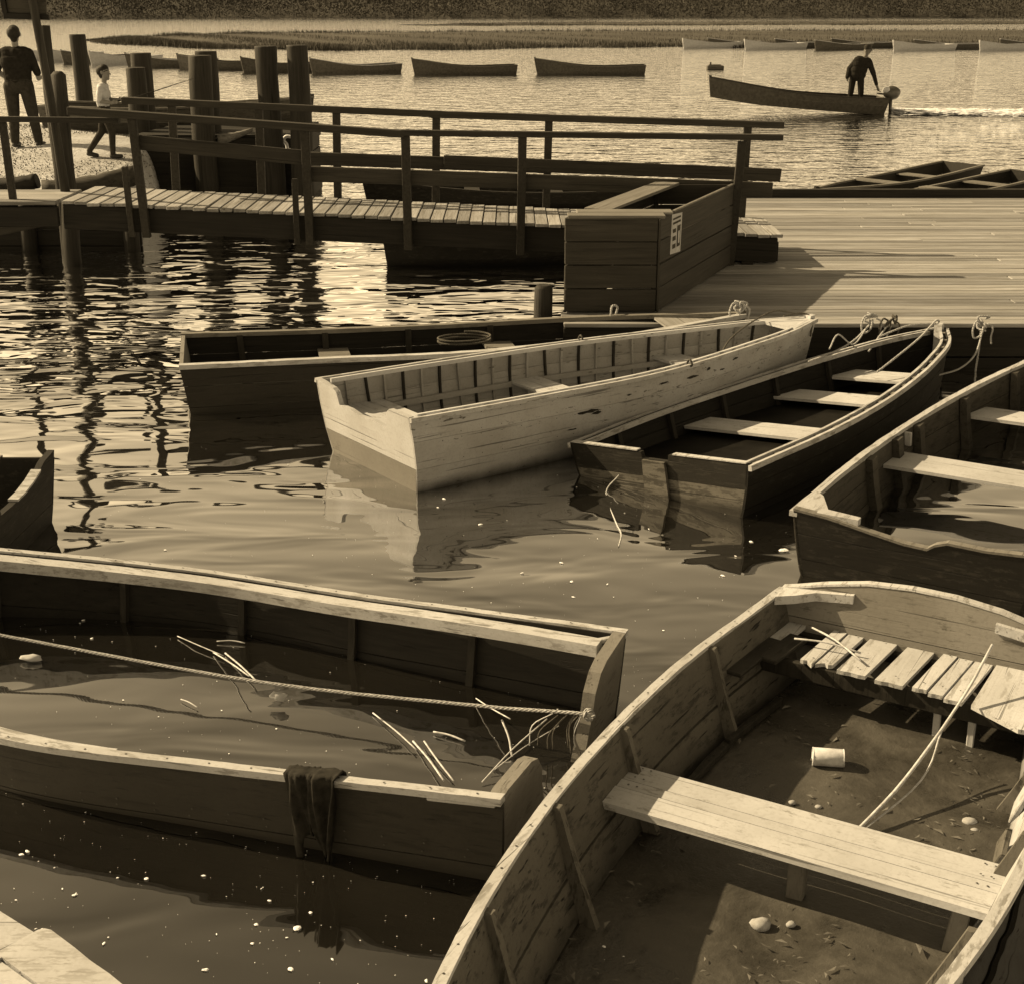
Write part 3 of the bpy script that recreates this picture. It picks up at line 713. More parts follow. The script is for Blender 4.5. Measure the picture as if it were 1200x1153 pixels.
tag(o, 'dark driftwood log lying on sand beside the landing planks', 'log')
o = tube('driftwood_log', smooth_path([(-6.0, 18.3, .70), (-5.4, 18.4, .74), (-4.9, 18.7, .86)], 6), .13, 'mid_inside', None, 10, .12)
tag(o, 'heavy brown log lying below the boy beside the gangway', 'log')

# ------------------------------------------------------------------ the seven near boats
# A dark skiff behind the white boat
A = Boat('dark_skiff', 'long dark skiff lying behind the white rowboat, stern to left', 'rowboat', (-2.615, 10.847), rad(11.6), 4.68, [.543, .515, .51, .372], [.40, .39, .48], zc=-.12, flare=.10, rake=.14, bulge=.01)
for s_ in (1, -1):
    for k, (a, b) in enumerate(((0, .34), (.34, .68), (.68, 1))): A.strake(a, b, s_, 'dark_inside' if s_ > 0 else 'mid_hull')
    A.rail(s_, 'rail' if s_ < 0 else 'rail_dark', -.035, .028, .035, .012, wob=.002)
    for t in (.1, .25, .4, .55, .7, .85): A.rib(t, s_, 'rib_dark', .05, .03)
zz = A.zs(0)
A.prism([(-A.tr(-.12), -.12), (A.tr(-.12), -.12), (A.tr(.2), .2), (-A.tr(.2), .2)], 'transom_d', 'transom')
A.prism([(-A.tr(.2), .204), (A.tr(.2), .204), (A.tr(zz), zz), (-A.tr(zz), zz)], 'transom_y', 'transom_board')
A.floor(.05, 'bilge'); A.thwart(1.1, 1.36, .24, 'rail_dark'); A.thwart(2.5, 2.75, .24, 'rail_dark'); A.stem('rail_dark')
A.thwart(3.95, 4.5, A.zs(.9)-.02, 'thwart_grey', name='foredeck', inset=-.0)

# B white rowboat
B = Boat('white_rowboat', 'cream white rowboat with many ribs and a notched motor transom', 'rowboat', (-1.001, 8.983), rad(36.2), 4.34, [.597, .603, .561, .365, .205], [.517, .488, .50], zc=-.12, flare=.08, rake=.15, bulge=.035, bowrake=.25, N=34)
for s_ in (1, -1):
    B.strake(0, .45, s_, 'white_inside' if s_ > 0 else 'white_hull', gap=.002); B.strake(.45, .75, s_, 'white_inside' if s_ > 0 else 'white_hull', gap=.002); B.strake(.75, 1, s_, 'white_inside' if s_ > 0 else 'white_hull', gap=.002)
    B.rail(s_, 'rail', .008, .030, .03, .008, name='outwale', wob=.001); B.rail(s_, 'white_paint', -.055, -.035, .03, .008, name='inwale', t0=.02, t1=.975)
    for k in range(25): B.rib(.05+k*.0365, s_, 'rib_dark' if k % 2 else 'white_inside', .016, .018, lean=.04 if k % 5 == 1 else 0)
    B.blocks(s_, 'white_paint', -.035, -.008, .022, .16, w=.045)
    B.strake(.55, .62, s_, 'white_inside', th=.022, name='riser', t0=.03, t1=.93, push=-.04)
zz = B.zs(0); h = B.tr(zz)
zl = .165
B.prism([(-B.tr(-.1), -.1), (B.tr(-.1), -.1), (B.tr(zl), zl), (-B.tr(zl), zl)], 'transom_g', 'transom', th=.035)
nb = zz-.13
B.prism([(-B.tr(zl), zl+.002), (B.tr(zl), zl+.002), (h, zz+.012), (h*.9, zz+.01), (h*.62, zz-.01), (h*.56, zz-.03), (h*.53, nb+.01), (h*.3, nb+.012), (h*.1, nb-.006), (-h*.2, nb+.006), (-h*.46, nb-.008), (-h*.5, nb+.03), (-h*.53, zz-.02), (-h*.6, zz+.01), (-h, zz+.012)], 'transom_w', 'transom_board', th=.035)
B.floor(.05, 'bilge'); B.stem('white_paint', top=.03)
B.thwart(.12, .52, .30, 'thwart', 2, name='stern_seat'); B.thwart(1.64, 1.90, .26, 'thwart'); B.thwart(2.95, 3.2, .29, 'thwart')
B.thwart(3.92, 4.33, B.zs(.95)+.006, 'white_paint', name='breasthook', th=.03, inset=.0)
for (t, v, w_, h_, sd) in ((.335, .72, .12, .016, 3), (.35, .69, .06, .014, 4), (.50, .86, .06, .010, 5), (.575, .84, .08, .012, 6), (.62, .88, .03, .018, 7), (.66, .82, .05, .008, 8), (.42, .82, .03, .008, 9), (.30, .55, .05, .006, 10), (.7, .9, .04, .012, 11)):
    x, y_, z = B.pt(t, v, -1, .012); r_ = random.Random(sd); n_ = 14
    V = [(x+w_*math.cos(6.283*i/n_)*r_.uniform(.5, 1.1), y_-.0015-(.008*math.sin(6.283*i/n_) if 0 else 0), z+h_*math.sin(6.283*i/n_)*r_.uniform(.4, 1.1)) for i in range(n_)]
    V = [(a_, B.pt(a_/B.L, (c_-B.zc(t))/(B.zs(t)-B.zc(t)), -1, .0095)[1], c_) for (a_, b_, c_) in V]
    mk('bare_patch', V, [tuple(range(n_))], 'dark_hull', B.root)
tube('oarlock', smooth_path([(2.3, .53, .46), (2.3, .515, .50), (2.3, .54, .53), (2.3, .565, .50), (2.3, .55, .48)], 4), .008, 'iron', B.root, 6)
tube('oarlock', smooth_path([(2.45, -.53, .46), (2.45, -.515, .50), (2.45, -.54, .53), (2.45, -.565, .50), (2.45, -.55, .48)], 4), .008, 'iron', B.root, 6)

# C dark skiff with three thwarts
Cb = Boat('dark_rowboat', 'dark rowboat with three pale thwarts tied bow-on to the dock', 'rowboat', (.927, 8.489), rad(49), 4.14, [.683, .702, .613, .425, .245], [.277, .309, .39], roll=rad(-5.79), zc=-.2, flare=.13, rake=.10, bulge=.02, bowrake=.2, N=34)
for s_ in (1, -1):
    for k, (a, b) in enumerate(((0, .4), (.4, .72), (.72, 1))): Cb.strake(a, b, s_, 'dark_inside' if s_ > 0 else 'dark_hull')
    Cb.rail(s_, 'rail', .006, .03, .035, .01, name='outwale', wob=.001); Cb.rail(s_, 'rail', -.062, -.04, .035, .01, name='inwale', t0=.02, t1=.965)
    Cb.blocks(s_, 'rail_dark', -.04, -.008, .028, .24, w=.06)
    for t in (.12, .27, .42, .57, .72, .86): Cb.rib(t, s_, 'rib_dark', .04, .03)
zz = Cb.zs(0); h = Cb.tr(zz); zl = .125
Cb.prism([(-Cb.tr(-.15), -.15), (Cb.tr(-.15), -.15), (Cb.tr(zl), zl), (-Cb.tr(zl), zl)], 'mud_band', 'transom', th=.035)
Cb.prism([(-Cb.tr(zl), zl+.003), (Cb.tr(zl), zl+.003), (h, zz+.015), (h*.16, zz+.012), (h*.15, zz-.03), (-h*.14, zz-.032), (-h*.15, zz+.012), (-h, zz+.015)], 'transom_d', 'transom_board', th=.035)
Cb.prism([(-h*.13, -.06), (h*.14, -.05), (h*.13, zz-.035), (-h*.12, zz-.035)], 'mud_band', 'motor_pad', x_in=-.026, th=.024)
Cb.prism([(-h*.97, zz+.017), (h*.97, zz+.017), (h*.97, zz+.024), (h*.18, zz+.024), (h*.17, zz+.017)][0:0] or [(h*.2, zz+.016), (h*.98, zz+.018), (h*.98, zz+.026), (h*.2, zz+.024)], 'rail', 'transom_cap', x_in=-.004, th=.045)
Cb.prism([(-h*.98, zz+.018), (-h*.2, zz+.016), (-h*.2, zz+.024), (-h*.98, zz+.026)], 'rail', 'transom_cap', x_in=-.004, th=.045)
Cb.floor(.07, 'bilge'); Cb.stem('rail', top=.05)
Cb.thwart(1.26, 1.58, .13, 'thwart'); Cb.thwart(2.32, 2.64, .14, 'thwart'); Cb.thwart(2.98, 3.3, .18, 'thwart')

# D big dark flooded skiff at the right edge
D = Boat('flooded_skiff', 'large dark flooded skiff cut off by the right edge of photo', 'rowboat', (2.079, 6.862), rad(59), 4.4, [.634, .655, .605, .384], [.373, .34, .50], zc=-.2, flare=.10, rake=.12, bulge=.015)
for s_ in (1, -1):
    for (a, b) in ((0, .45), (.45, .72), (.72, 1)): D.strake(a, b, s_, 'mid_inside' if s_ > 0 else 'dark_hull', th=.022)
    D.rail(s_, 'rail', -.014, .03, .03, .008, wob=.004)
    for t in (.30, .415, .5, .66, .82): D.rib(t, s_, 'mid_inside', .10, .045, taper=1.4)
zz = D.zs(0); h = D.tr(zz)
D.prism([(-D.tr(-.15), -.15), (D.tr(-.15), -.15), (D.tr(.1), .1), (-D.tr(.1), .1)], 'transom_d', 'transom', th=.045)
top = [(h, zz+.01), (h*.7, zz-.005), (h*.35, zz-.045), (h*.05, zz-.075), (-h*.14, zz-.08), (-h*.2, zz-.05), (-h*.3, zz-.025), (-h*.6, zz-.03), (-h, zz-.01)]
D.prism([(-D.tr(.1), .103), (D.tr(.1), .103)]+top, 'transom_d', 'transom_board', th=.045)
lip = [(y_, z_+.0015) for (y_, z_) in top]
D.prism([(y_, z_+.014) for (y_, z_) in reversed(lip)]+lip, 'rail_dark', 'transom_cap', x_in=-.004, th=.05)
V = []
for z in (zz-.022, zz+.016): V += [(.02, h*.96, z), (.36, h*.99, z), (.30, h*.90, z), (.10, h*.75, z), (.07, h*.45, z), (.02, h*.45, z)]
mk('quarter_knee', V, [(5, 4, 3, 2, 1, 0), (6, 7, 8, 9, 10, 11)]+[(i, (i+1) % 6, (i+1) % 6+6, i+6) for i in range(6)], 'rail', D.root)
D.thwart(1.60, 1.94, .20, 'thwart'); D.thwart(2.95, 3.25, .22, 'thwart')
board('cleat', (2.02, D.half(2.02, .27)-.03, .22), (2.02, D.half(2.02, .3)-.03, .31), .05, .03, 'rail', D.root, up=(1, 0, 0))

# E big weathered boat with broken stern seat
E = Boat('weathered_boat', 'large weathered boat half full of silt with broken slatted stern seat', 'rowboat', (1.861, 5.815), rad(-119.4), 4.5, [.653, .758, .72, .484], [.374, .393, .488], zc=-.2, flare=.24, rake=.25, bulge=.015, N=36)
for s_ in (1, -1):
    for (a, b) in ((0, .36), (.36, .60), (.60, 1)): E.strake(a, b, s_, 'pale_inside' if s_ < 0 else 'white_hull', th=.020, gap=.011)
    for vv in (.36, .60): E.strake(vv-.03, vv+.03, s_, 'tar', th=.008, name='gap_backing', push=.0145)  # dark strips added behind the plank gaps so the gaps read black
    E.rail(s_, 'rail', -.012, .028, .03, .010, wob=.003)
for t in (.172, .357, .497, .642, .78):
    E.rib(t, -1, 'rib_pale', .028, .03, v0=.30, v1=1.0, lean=.10, taper=2.2)
    E.rib(t, 1, 'rib_pale', .028, .03, v0=.30, v1=1.0, lean=.10, taper=2.2)
zz = E.zs(0); h = E.tr(zz)
E.prism([(-E.tr(-.15), -.15), (E.tr(-.15), -.15), (E.tr(.27), .27), (-E.tr(.27), .27)], 'transom_y', 'transom', th=.035)
cr_ = [(h, zz+.01), (h*.8, zz+.045), (h*.5, zz+.09), (h*.2, zz+.112), (-h*.1, zz+.115), (-h*.4, zz+.10), (-h*.7, zz+.06), (-h*.9, zz+.025), (-h, zz+.01)]
E.prism([(-E.tr(.27), .274), (E.tr(.27), .274)]+cr_, 'transom_y', 'transom_board', th=.035)
E.prism([(y_, z_+.011) for (y_, z_) in reversed(cr_)]+[(y_, z_+.001) for (y_, z_) in cr_], 'rail', 'transom_cap', x_in=-.003, th=.042)
for s_ in (-1, 1):                                             # quarter knees
    o_ = [(-.01, .985), (.16, .985), (.12, .86), (.06, .74), (.05, .60), (.045, .48), (-.01, .48)]; n_ = len(o_)
    V = [(x, s_*h*y_, zz+dz+.03*(1-y_)*2) for dz in (-.02, .022) for (x, y_) in o_]
    F_ = [tuple(range(n_)), tuple(range(2*n_-1, n_-1, -1))]+[(i, i+n_, (i+1) % n_+n_, (i+1) % n_) for i in range(n_)]
    o2 = mk('quarter_knee', V, F_ if s_ > 0 else [tuple(reversed(q)) for q in F_], 'slat', E.root)
E.floor(.012, 'mud', 'silt', t0=0.02, t1=.95, amp=.004, my=40)
nd_ = 900; dx_ = RN.uniform(.45, 3.6, nd_); dy_ = RN.uniform(-.62, .62, nd_); sz_ = .006+.012*RN.random((nd_, 1))**2
kd = (np.sin(dx_*6+dy_*4)+np.sin(dy_*9-dx_*3)+RN.normal(size=nd_)*.6) > .2
c_ = np.stack([dx_, dy_, np.full(nd_, .022)], 1)[kd]; sz_ = sz_[kd]; an_ = RN.random(len(c_))*6.28
a1 = np.stack([np.cos(an_), np.sin(an_), 0*an_], 1)*sz_*1.6; a2 = np.stack([-np.sin(an_), np.cos(an_), .25+0*an_], 1)*sz_*.8
kind(scatter_mesh('silt_litter', np.stack([c_-a1, c_+a1, c_+a2], 1).reshape(-1, 3), 'weed_dry', E.root), 'stuff')
tw_ = None
for k, (a, b) in enumerate(((1.585, 1.705), (1.711, 1.765), (1.771, 1.90))):
    q_ = E.thwart(a, b, .225+.002*k, 'thwart', gap=.003, name='thwart' if tw_ is None else 'plank', th=.026)[0]
    if tw_ is None: tw_ = q_
    else: q_.parent = tw_
board('thwart_post', (1.80, .03, 0.0), (1.80, .03, .2), .06, .05, 'rail_dark', E.root, up=(1, 0, 0))
board('thwart_post', (1.82, .58, 0.0), (1.82, .60, .2), .06, .05, 'rail_dark', E.root, up=(1, 0, 0))
ZS = .245
seat_ = board('stern_seat', (.40, -.62, ZS-.065), (.44, .62, ZS-.065), .035, .08, 'rib_dark', E.root, jit=.004, local=False)
E_slats = [(-.60, -.52, .04, .42), (-.385, -.325, .03, .45), (-.315, -.245, .02, .43), (-.215, -.09, .02, .45), (-.045, .075, .03, .46), (.115, .175, .03, .46), (.185, .245, .02, .47), (.255, .33, .02, .49)]
for k, (y0, y1, x0, x1) in enumerate(E_slats):
    sk = .05; n_ = 5; zt = ZS+random.uniform(-.003, .004)
    jag = [random.uniform(-.02, .02) if k in (1, 2) else random.uniform(-.003, .003) for _ in range(n_)]
    top_ = [(x0+.03, y0+sk*0), (x0+.03, y1)]
    end_ = [(x1+jag[i], y1+(y0-y1)*i/(n_-1)-.04) for i in range(n_)]
    pl = top_+end_; m_ = len(pl)
    V = [(x, y_, zt+dz) for dz in (-.018, 0) for (x, y_) in pl]
    F_ = [tuple(range(m_-1, -1, -1)), tuple(range(m_, 2*m_))]+[(i, (i+1) % m_, (i+1) % m_+m_, i+m_) for i in range(m_)]
    o_ = mk('seat_slat', V, F_, 'slat', seat_)
pl = [(.03, .345), (.03, .58), (.60, .65), (.62, .54), (.50, .33)]; m_ = 5
V = [(x, y_, ZS+dz) for dz in (-.018, .002) for (x, y_) in pl]
mk('seat_panel', V, [tuple(range(m_-1, -1, -1)), tuple(range(m_, 2*m_))]+[(i, (i+1) % m_, (i+1) % m_+m_, i+m_) for i in range(m_)], 'slat', seat_)
board('seat_beam', (.10, -.60, ZS-.05), (.10, .60, ZS-.05), .035, .05, 'rib_dark', seat_)
for (y0, x0, x1) in ((-.60, .28, .70), (-.51, .2, .5)):
    board('side_bench', (x0, y0+.0, ZS-.008), (x1, y0-.045, ZS-.008), .09, .02, 'pale_inside', E.root)
for (xx, yy) in ((.40, .18), (.42, .33)):
    board('seat_leg', (xx, yy, 0), (xx, yy, .14), .03, .02, 'slat', seat_, up=(1, 0, 0))
board('loose_brace', (.90, .60, .03), (1.06, .68, .30), .10, .02, 'slat', E.root, up=(0, 1, 0))
board('loose_brace', (1.22, .60, .03), (1.46, .66, .24), .10, .02, 'rib_pale', E.root, up=(0, 1, 0))
for (x0, x1, y0, y1) in ((.45, .95, -.50, -.56), (.9, 1.5, -.56, -.58)):
    board('bottom_frame', (x0, y0, .03), (x1, y1, .045), .03, .03, 'rib_dark', E.root)
it = E.wall_nails([t+d for t in (.172, .357, .497, .642, .78) for d in (-.012, .012, .03)], (.42, .55, .66, .8, .93), -1, -.0115)
it += [((E.pt(t, 1, -1)[0], E.pt(t, 1, -1)[1]-.008, E.pt(t, 1, -1)[2]+.012), (0, 0, 1)) for t in np.linspace(.02, .9, 30)]
it += [((x, sd*y_, .2275+.001), (0, 0, 1)) for x in (1.61, 1.68, 1.74, 1.80, 1.87) for sd in (-1, 1) for y_ in (.62, .655)]
it += [((x, (y0+y1)/2+random.uniform(-.01, .01)-.03*(x/.45), ZS+.005), (0, 0, 1)) for (y0, y1, _, _) in E_slats for x in (.08, .40)]
E.nails(it)
# F big flooded skiff across the bottom left
Fb = Boat('sunken_skiff', 'big flooded skiff with cut-down transom across the lower left', 'rowboat', (.236, 4.95), rad(158.5), 4.6, [.717, .794, .84, .52], [.38, .275, .47], zc=-.25, flare=.10, rake=.06, bulge=.02, N=36)
for (s_, mi) in ((1, 'mid_hull'), (-1, 'dark_inside')):
    for (a, b) in ((0, .52), (.52, 1)): Fb.strake(a, b, s_, mi, th=.022)
Fb.rail(1, 'rail', -.006, .036, .028, .010, wob=.0015); Fb.rail(-1, 'rail', -.004, .036, .03, .010, wob=.0015, name='outwale')
Fb.rail(-1, 'rail', -.115, -.035, .055, .004, name='inwale', t0=.018, t1=.95, wob=.001, curve=lambda t: -.055*max(0, 1-t/.25)**1.5)
Fb.rail(1, 'rail', -.06, -.03, .04, .004, name='inwale', t0=.34, t1=.95, wob=.001, curve=lambda t: .034*max(0, 1-(t-.34)/.2))
for t in (.16, .3, .44, .58, .72): Fb.rib(t, -1, 'rib_dark', .035, .03, v0=.4, v1=.86)
zz = Fb.zs(0); h = Fb.tr(zz)
for s_ in (1, -1):
    q_ = [(1.0, zz+.004), (.95, zz+.012), (.62, zz-.004), (.52, zz-.03), (.44, zz-.10), (.42, .2), (.34, .06), (.27, -.06), (.26, -.22), (.85, -.22)]
    Fb.prism([(s_*h*y_, z_) for (y_, z_) in (q_ if s_ > 0 else reversed(q_))], 'transom_y', 'transom_ear', th=.055)
Fb.prism([(-h*.26, -.22), (h*.26, -.22), (h*.26, -.07), (-h*.26, -.07)], 'transom_d', 'transom_board', th=.05)
board('broken_rail', (.03, h+.005, zz-.035), (.28, Fb.half(.28, .3)+.02, zz-.045), .02, .016, 'rail', Fb.root)
board('corner_cleat', (.05, -h*.93, zz-.01), (.13, -h*.83, zz-.012), .03, .02, 'rail', Fb.root)
it = Fb.wall_nails(np.linspace(.03, .9, 26), (.56, .62, .94), 1, .0125)+[((Fb.pt(t, 1, sd)[0], Fb.pt(t, 1, sd)[1]+sd*.016, Fb.pt(t, 1, sd)[2]+.0115), (0, 0, 1)) for t in np.linspace(.02, .9, 24) for sd in (1, -1)]
Fb.nails(it)
B.nails(B.wall_nails([.05+k*.0365 for k in range(25)], (.50, .72, .78, .95), -1, .0095), .0035)
# G dark boat stern at the left edge
G = Boat('tarred_boat', 'black tarred boat whose scooped transom juts in at left edge', 'rowboat', (-2.78, 7.52), rad(178), 4.2, [.56, .64, .62, .4], [.40, .33, .46], zc=-.2, flare=.10, rake=.10)
for s_ in (1, -1):
    for (a, b) in ((0, .5), (.5, 1)): G.strake(a, b, s_, 'dark_hull', th=.022)
    G.rail(s_, 'rail_dark', -.012, .028, .03, .006, t0=.08)
zz = G.zs(0); h = G.tr(zz)
G.prism([(-G.tr(-.15), -.15), (G.tr(-.15), -.15), (G.tr(.12), .12), (-G.tr(.12), .12)], 'transom_d', 'transom', th=.04)
q_ = [(h, zz+.02), (h*.55, zz+.0), (h*.5, zz-.06), (h*.2, zz-.065), (-h*.1, zz-.06), (-h*.35, zz-.04), (-h*.55, zz-.01), (-h*.66, zz+.02), (-h*.72, zz+.03), (-h, zz+.045)]
G.prism([(-G.tr(.12), .123), (G.tr(.12), .123)]+q_, 'transom_d', 'transom_board', th=.04)
G.prism([(h*.1, zz-.062), (-h*.1, zz-.058), (-h*.35, zz-.038), (-h*.55, zz-.008), (-h*.55, zz+.006), (-h*.35, zz-.024), (-h*.1, zz-.045), (h*.1, zz-.048)], 'rail', 'transom_cap', x_in=-.01, th=.06)
G.floor(.05, 'bilge'); G.stem('dark_hull')
# H corner of a white plank float
H = empty('plank_float', (-1.5, 3.3, 0)); tag(H, 'corner of a whitewashed plank float at bottom left', 'float')
def pq(pl, z0, z1, mat, nm):
    n_ = len(pl); pts = [P(x, y_, z1)-H.location for (x, y_) in pl]
    V = [(p.x, p.y, z0) for p in pts]+[(p.x, p.y, z1) for p in pts]
    o_ = mk(nm, V, [tuple(range(n_)), tuple(range(2*n_-1, n_-1, -1))]+[(i, i+n_, (i+1) % n_+n_, (i+1) % n_) for i in range(n_)], mat, H)
    bm = bmesh.new(); bm.from_mesh(o_.data); bmesh.ops.recalc_face_normals(bm, faces=bm.faces[:]); bm.to_mesh(o_.data); bm.free(); return o_
pq([(-70, 1020), (0, 1067), (40, 1092), (0, 1112), (-70, 1150)], .345, .366, 'slat', 'plank')
pq([(-70, 1155), (0, 1113), (44, 1089), (52, 1087), (60, 1089), (88, 1110), (106, 1125), (128, 1140), (150, 1158), (190, 1200), (85, 1210), (44, 1152), (2, 1121), (-70, 1165)], .345, .382, 'slat', 'plank')
pq([(-70, 1172), (0, 1125), (40, 1154), (80, 1212), (-60, 1260)], .345, .374, 'slat', 'plank')
board('beam', P(-60, 1080, .24)-H.location, P(110, 1210, .24)-H.location, .08, .14, 'tar', H)

# ------------------------------------------------------------------ things in and on the boats
def top_rope(pts, r, label, mat='rope', name='mooring_rope', **kw): return tag(rope(name, pts, r, mat, **kw), label, 'rope')
rp = [Fb.w(4.0, .05, .22), Fb.w(2.93, -.11, .14), Fb.w(1.57, -.19, .11), Fb.w(.53, -.27, .15), Fb.w(.1, -.27, .20), Fb.w(-.01, -.27, .205)]
top_rope(rp, .011, 'taut twisted rope stretched across the big flooded skiff', twist=60)
kn = empty('rope_knot', Fb.w(.02, -.28, .2)); tag(kn, 'frayed rope knot on transom ear of the flooded skiff', 'rope knot')
rope('turn', [Vector((math.cos(a_)*.02, math.sin(a_*.5)*.012, math.sin(a_)*.022)) for a_ in np.linspace(0, 12, 22)], .008, 'rope', kn, k=2, strands=2)
for k in range(9):
    d_ = random.uniform(-.5, -.02); tube('frayed_end', smooth_path([(d_*.3-.02, random.uniform(-.02, .02), .0), (d_*.45-.04, random.uniform(-.04, .04), -.07), (d_*.5-.03, random.uniform(-.04, .04), -.16)], 4), .0025, 'rope_dark' if k % 3 else 'straw', kn, 4)
# rag on the near gunwale of the flooded skiff
def rag():
    V, F_ = [], []; nu, nv = 26, 22
    for j in range(nv+1):
        for i in range(nu+1):
            u, v = i/nu, j/nv; t = (.60+.24*u+(u-.5)*-.06*v)/Fb.L; x, y_, z = Fb.pt(t, 1, 1); fold = math.sin(u*17+1.8*math.sin(v*2.6+u*2))*.014+math.sin(u*37+v*3)*.006+math.sin(u*7-v*5)*.006
            s = -.09+v*(.46+.09*math.sin(u*8)+.05*math.sin(u*21))                                    # distance over the rail, from inside to outside
            if s < 0: yy, zz_ = -.03, .012+s*.9
            elif s < .07: yy, zz_ = -.03+s, .020
            else: yy, zz_ = .047-.12*(s-.07), .020-(s-.07)
            wid = 1-.25*v*v
            V.append((x+(u-.5)*-.06*v*v+fold*.4, y_+yy+(fold+.014)*min(1, max(.25, (s+.02)*5)), z+zz_+.006+.01*math.sin(u*20)*(v > .9)))
    for j in range(nv):
        for i in range(nu): a_ = j*(nu+1)+i; F_.append((a_, a_+1, a_+nu+2, a_+nu+1))
    o_ = mk('wet_rag', [Fb.root.matrix_basis @ Vector(v) for v in V], F_, 'cloth', None, True)
    so = o_.modifiers.new('thick', 'SOLIDIFY'); so.thickness = .006
    tag(o_, 'dark wet rag draped over near gunwale of the flooded skiff', 'rag')
rag()
def stalk(a, b, z0, z1, r):
    a, b = P(a[0], a[1], z0), P(b[0], b[1], z1); m_ = (a+b)/2+Vector((random.uniform(-.01, .01), random.uniform(-.01, .01), .004))
    return tube('straw_stalk', smooth_path([a, m_, b], 4), r, 'straw', None, 5)
for (a_, b_, z0, z1, r_) in (((250, 764), (292, 792), .01, .09, .004), ((264, 765), (301, 798), .01, .03, .0045), ((254, 751), (287, 753), .01, .01, .003), ((208, 745), (262, 768), .01, .02, .0025), ((212, 819), (232, 829), .01, .01, .003)):
    tag(stalk(a_, b_, z0, z1, r_), 'thin straw stalk caught by the rope amid the flooded skiff', 'straw', 'straws caught by the rope')
for (a_, b_, z0, z1, r_) in (((437, 835), (488, 878), .01, .02, .0035), ((484, 868), (520, 914), .01, .03, .0045), ((497, 868), (532, 915), .02, .01, .004), ((508, 857), (545, 868), .01, .01, .0045), ((588, 843), (600, 886), .10, .01, .0045), ((558, 818), (598, 842), .02, .10, .003), ((565, 916), (641, 842), .01, .12, .003), ((575, 905), (655, 850), .01, .10, .002)):
    tag(stalk(a_, b_, z0, z1, r_), 'thin straw stalk floating behind cut transom of the flooded skiff', 'straw', 'straws behind the cut transom')
o = blob('paper_scrap', Fb.w(2.80, -.16, .02), (.045, .025, .018), 'paper', None, 2, .3, 3); tag(o, 'crumpled pale scrap beside rope near left edge of flooded skiff', 'scrap')
o = blob('paper_scrap', Fb.w(1.46, -.20, .05), (.04, .015, .02), 'paper', None, 2, .35, 5); tag(o, 'crumpled pale scrap caught on rope amid the straws', 'scrap')
# can and stick and stones in the weathered boat
cn = empty('tin_can', E.w(.86, -.15, .045), (0, rad(90), rad(-8))); tag(cn, 'pale tin can lying in the silt of the weathered boat', 'can')
tube('can_body', [(0, 0, -.062), (0, 0, -.058), (0, 0, .058), (0, 0, .062)], [.036, .038, .038, .036], 'tin', cn, 20)
for z in (-.062, .062): tube('can_rim', [(math.cos(a_)*.037, math.sin(a_)*.037, z) for a_ in np.linspace(0, 6.283, 21)], .0025, 'tin', cn, 5)
o = tube('long_stick', smooth_path([E.w(1.36, .10, .03), E.w(1.0, .20, .12), E.w(.55, .30, .29), E.w(.25, .345, .42)], 5), [.008]*8+[.0065]*8, 'straw', None, 6, .1)
tag(o, 'long thin bleached reed propped from silt against the stern seat', 'reed')
o = tube('long_stick', smooth_path([E.w(1.33, .12, .03), E.w(.95, .25, .10), E.w(.70, .26, .2)], 5), .004, 'straw', None, 5, .1)
tag(o, 'shorter thin reed leaning beside the long reed in boat', 'reed')
for (a_, b_, l_) in (((.30, -.50, ZS+.03), (.28, -.20, ZS+.02), 'upper dry twig lying across left slats of the stern seat'), ((.12, -.48, ZS+.02), (.36, -.18, ZS+.025), 'lower dry twig crossing the left slats of the stern seat')):
    tag(tube('twig', smooth_path([E.w(*a_), E.w(*((Vector(a_)+Vector(b_))/2+Vector((0, 0, .015)))), E.w(*b_)], 4), .005, 'straw', None, 5, .15), l_, 'twig')
for i, (x, y_, r_, l_) in enumerate(((2.02, -.02, .038, 'largest rounded stone in the silt in front of the thwart'), (1.97, .07, .018, 'small pebble beside the largest stone in the silt'), (1.02, .46, .03, 'rounded stone in silt near the long reed, right side'), (1.07, .49, .016, 'tiny pebble below rounded stone near right side planks'), (1.22, -.18, .016, 'small pale pebble in silt just behind the thwart, left'), (1.20, -.08, .014, 'small pale pebble in silt just behind the thwart, right'), (1.98, .62, .035, 'pale stone in silt beneath right end of the thwart'))):
    tag(blob('stone', E.w(x, y_, .015), (r_, r_*.8, r_*.6), 'stone', None, 2, .1, i), l_, 'stone')
# ropes at the dock
dk = lambda px, py: Q(px, py, 11.76)
def knot(px, py, label, seed=0, mat='rope'):
    k_ = empty('rope_knot', Q(px, py, 11.74)); tag(k_, label, 'rope knot'); r_ = random.Random(seed)
    pts = [(r_.uniform(-.06, .06), r_.uniform(-.05, .03), r_.uniform(-.03, .09)) for _ in range(9)]
    rope('turns', pts, .013, mat, k_, k=6); rope('loop', [(-.02, 0, .03), (-.07, -.03, .05), (-.10, -.05, -.02), (-.08, -.05, -.09), (-.02, -.04, -.06), (.0, -.02, .02)], .012, mat, k_); rope('tail', [(.03, -.02, .03), (.07, -.04, .0), (.06, -.05, -.08), (.07, -.05, -.14)], .011, mat, k_)
    return k_
knot(868, 362, 'knotted rope lump on the dark skiff bow at crate foot', 2)
knot(1022, 377, 'left knotted rope on dock edge above the dark rowboat bow', 3); knot(1043, 380, 'dark knotted rope right beside the left knot on dock edge', 4, 'rope_dark'); knot(1152, 383, 'right knotted rope lump on the dock edge', 5)
top_rope([dk(1020, 380), Q(1000, 400, 11.5), Q(975, 414, 11.2), P(948, 424, .36)], .013, 'slack rope from left dock knot down toward white rowboat')
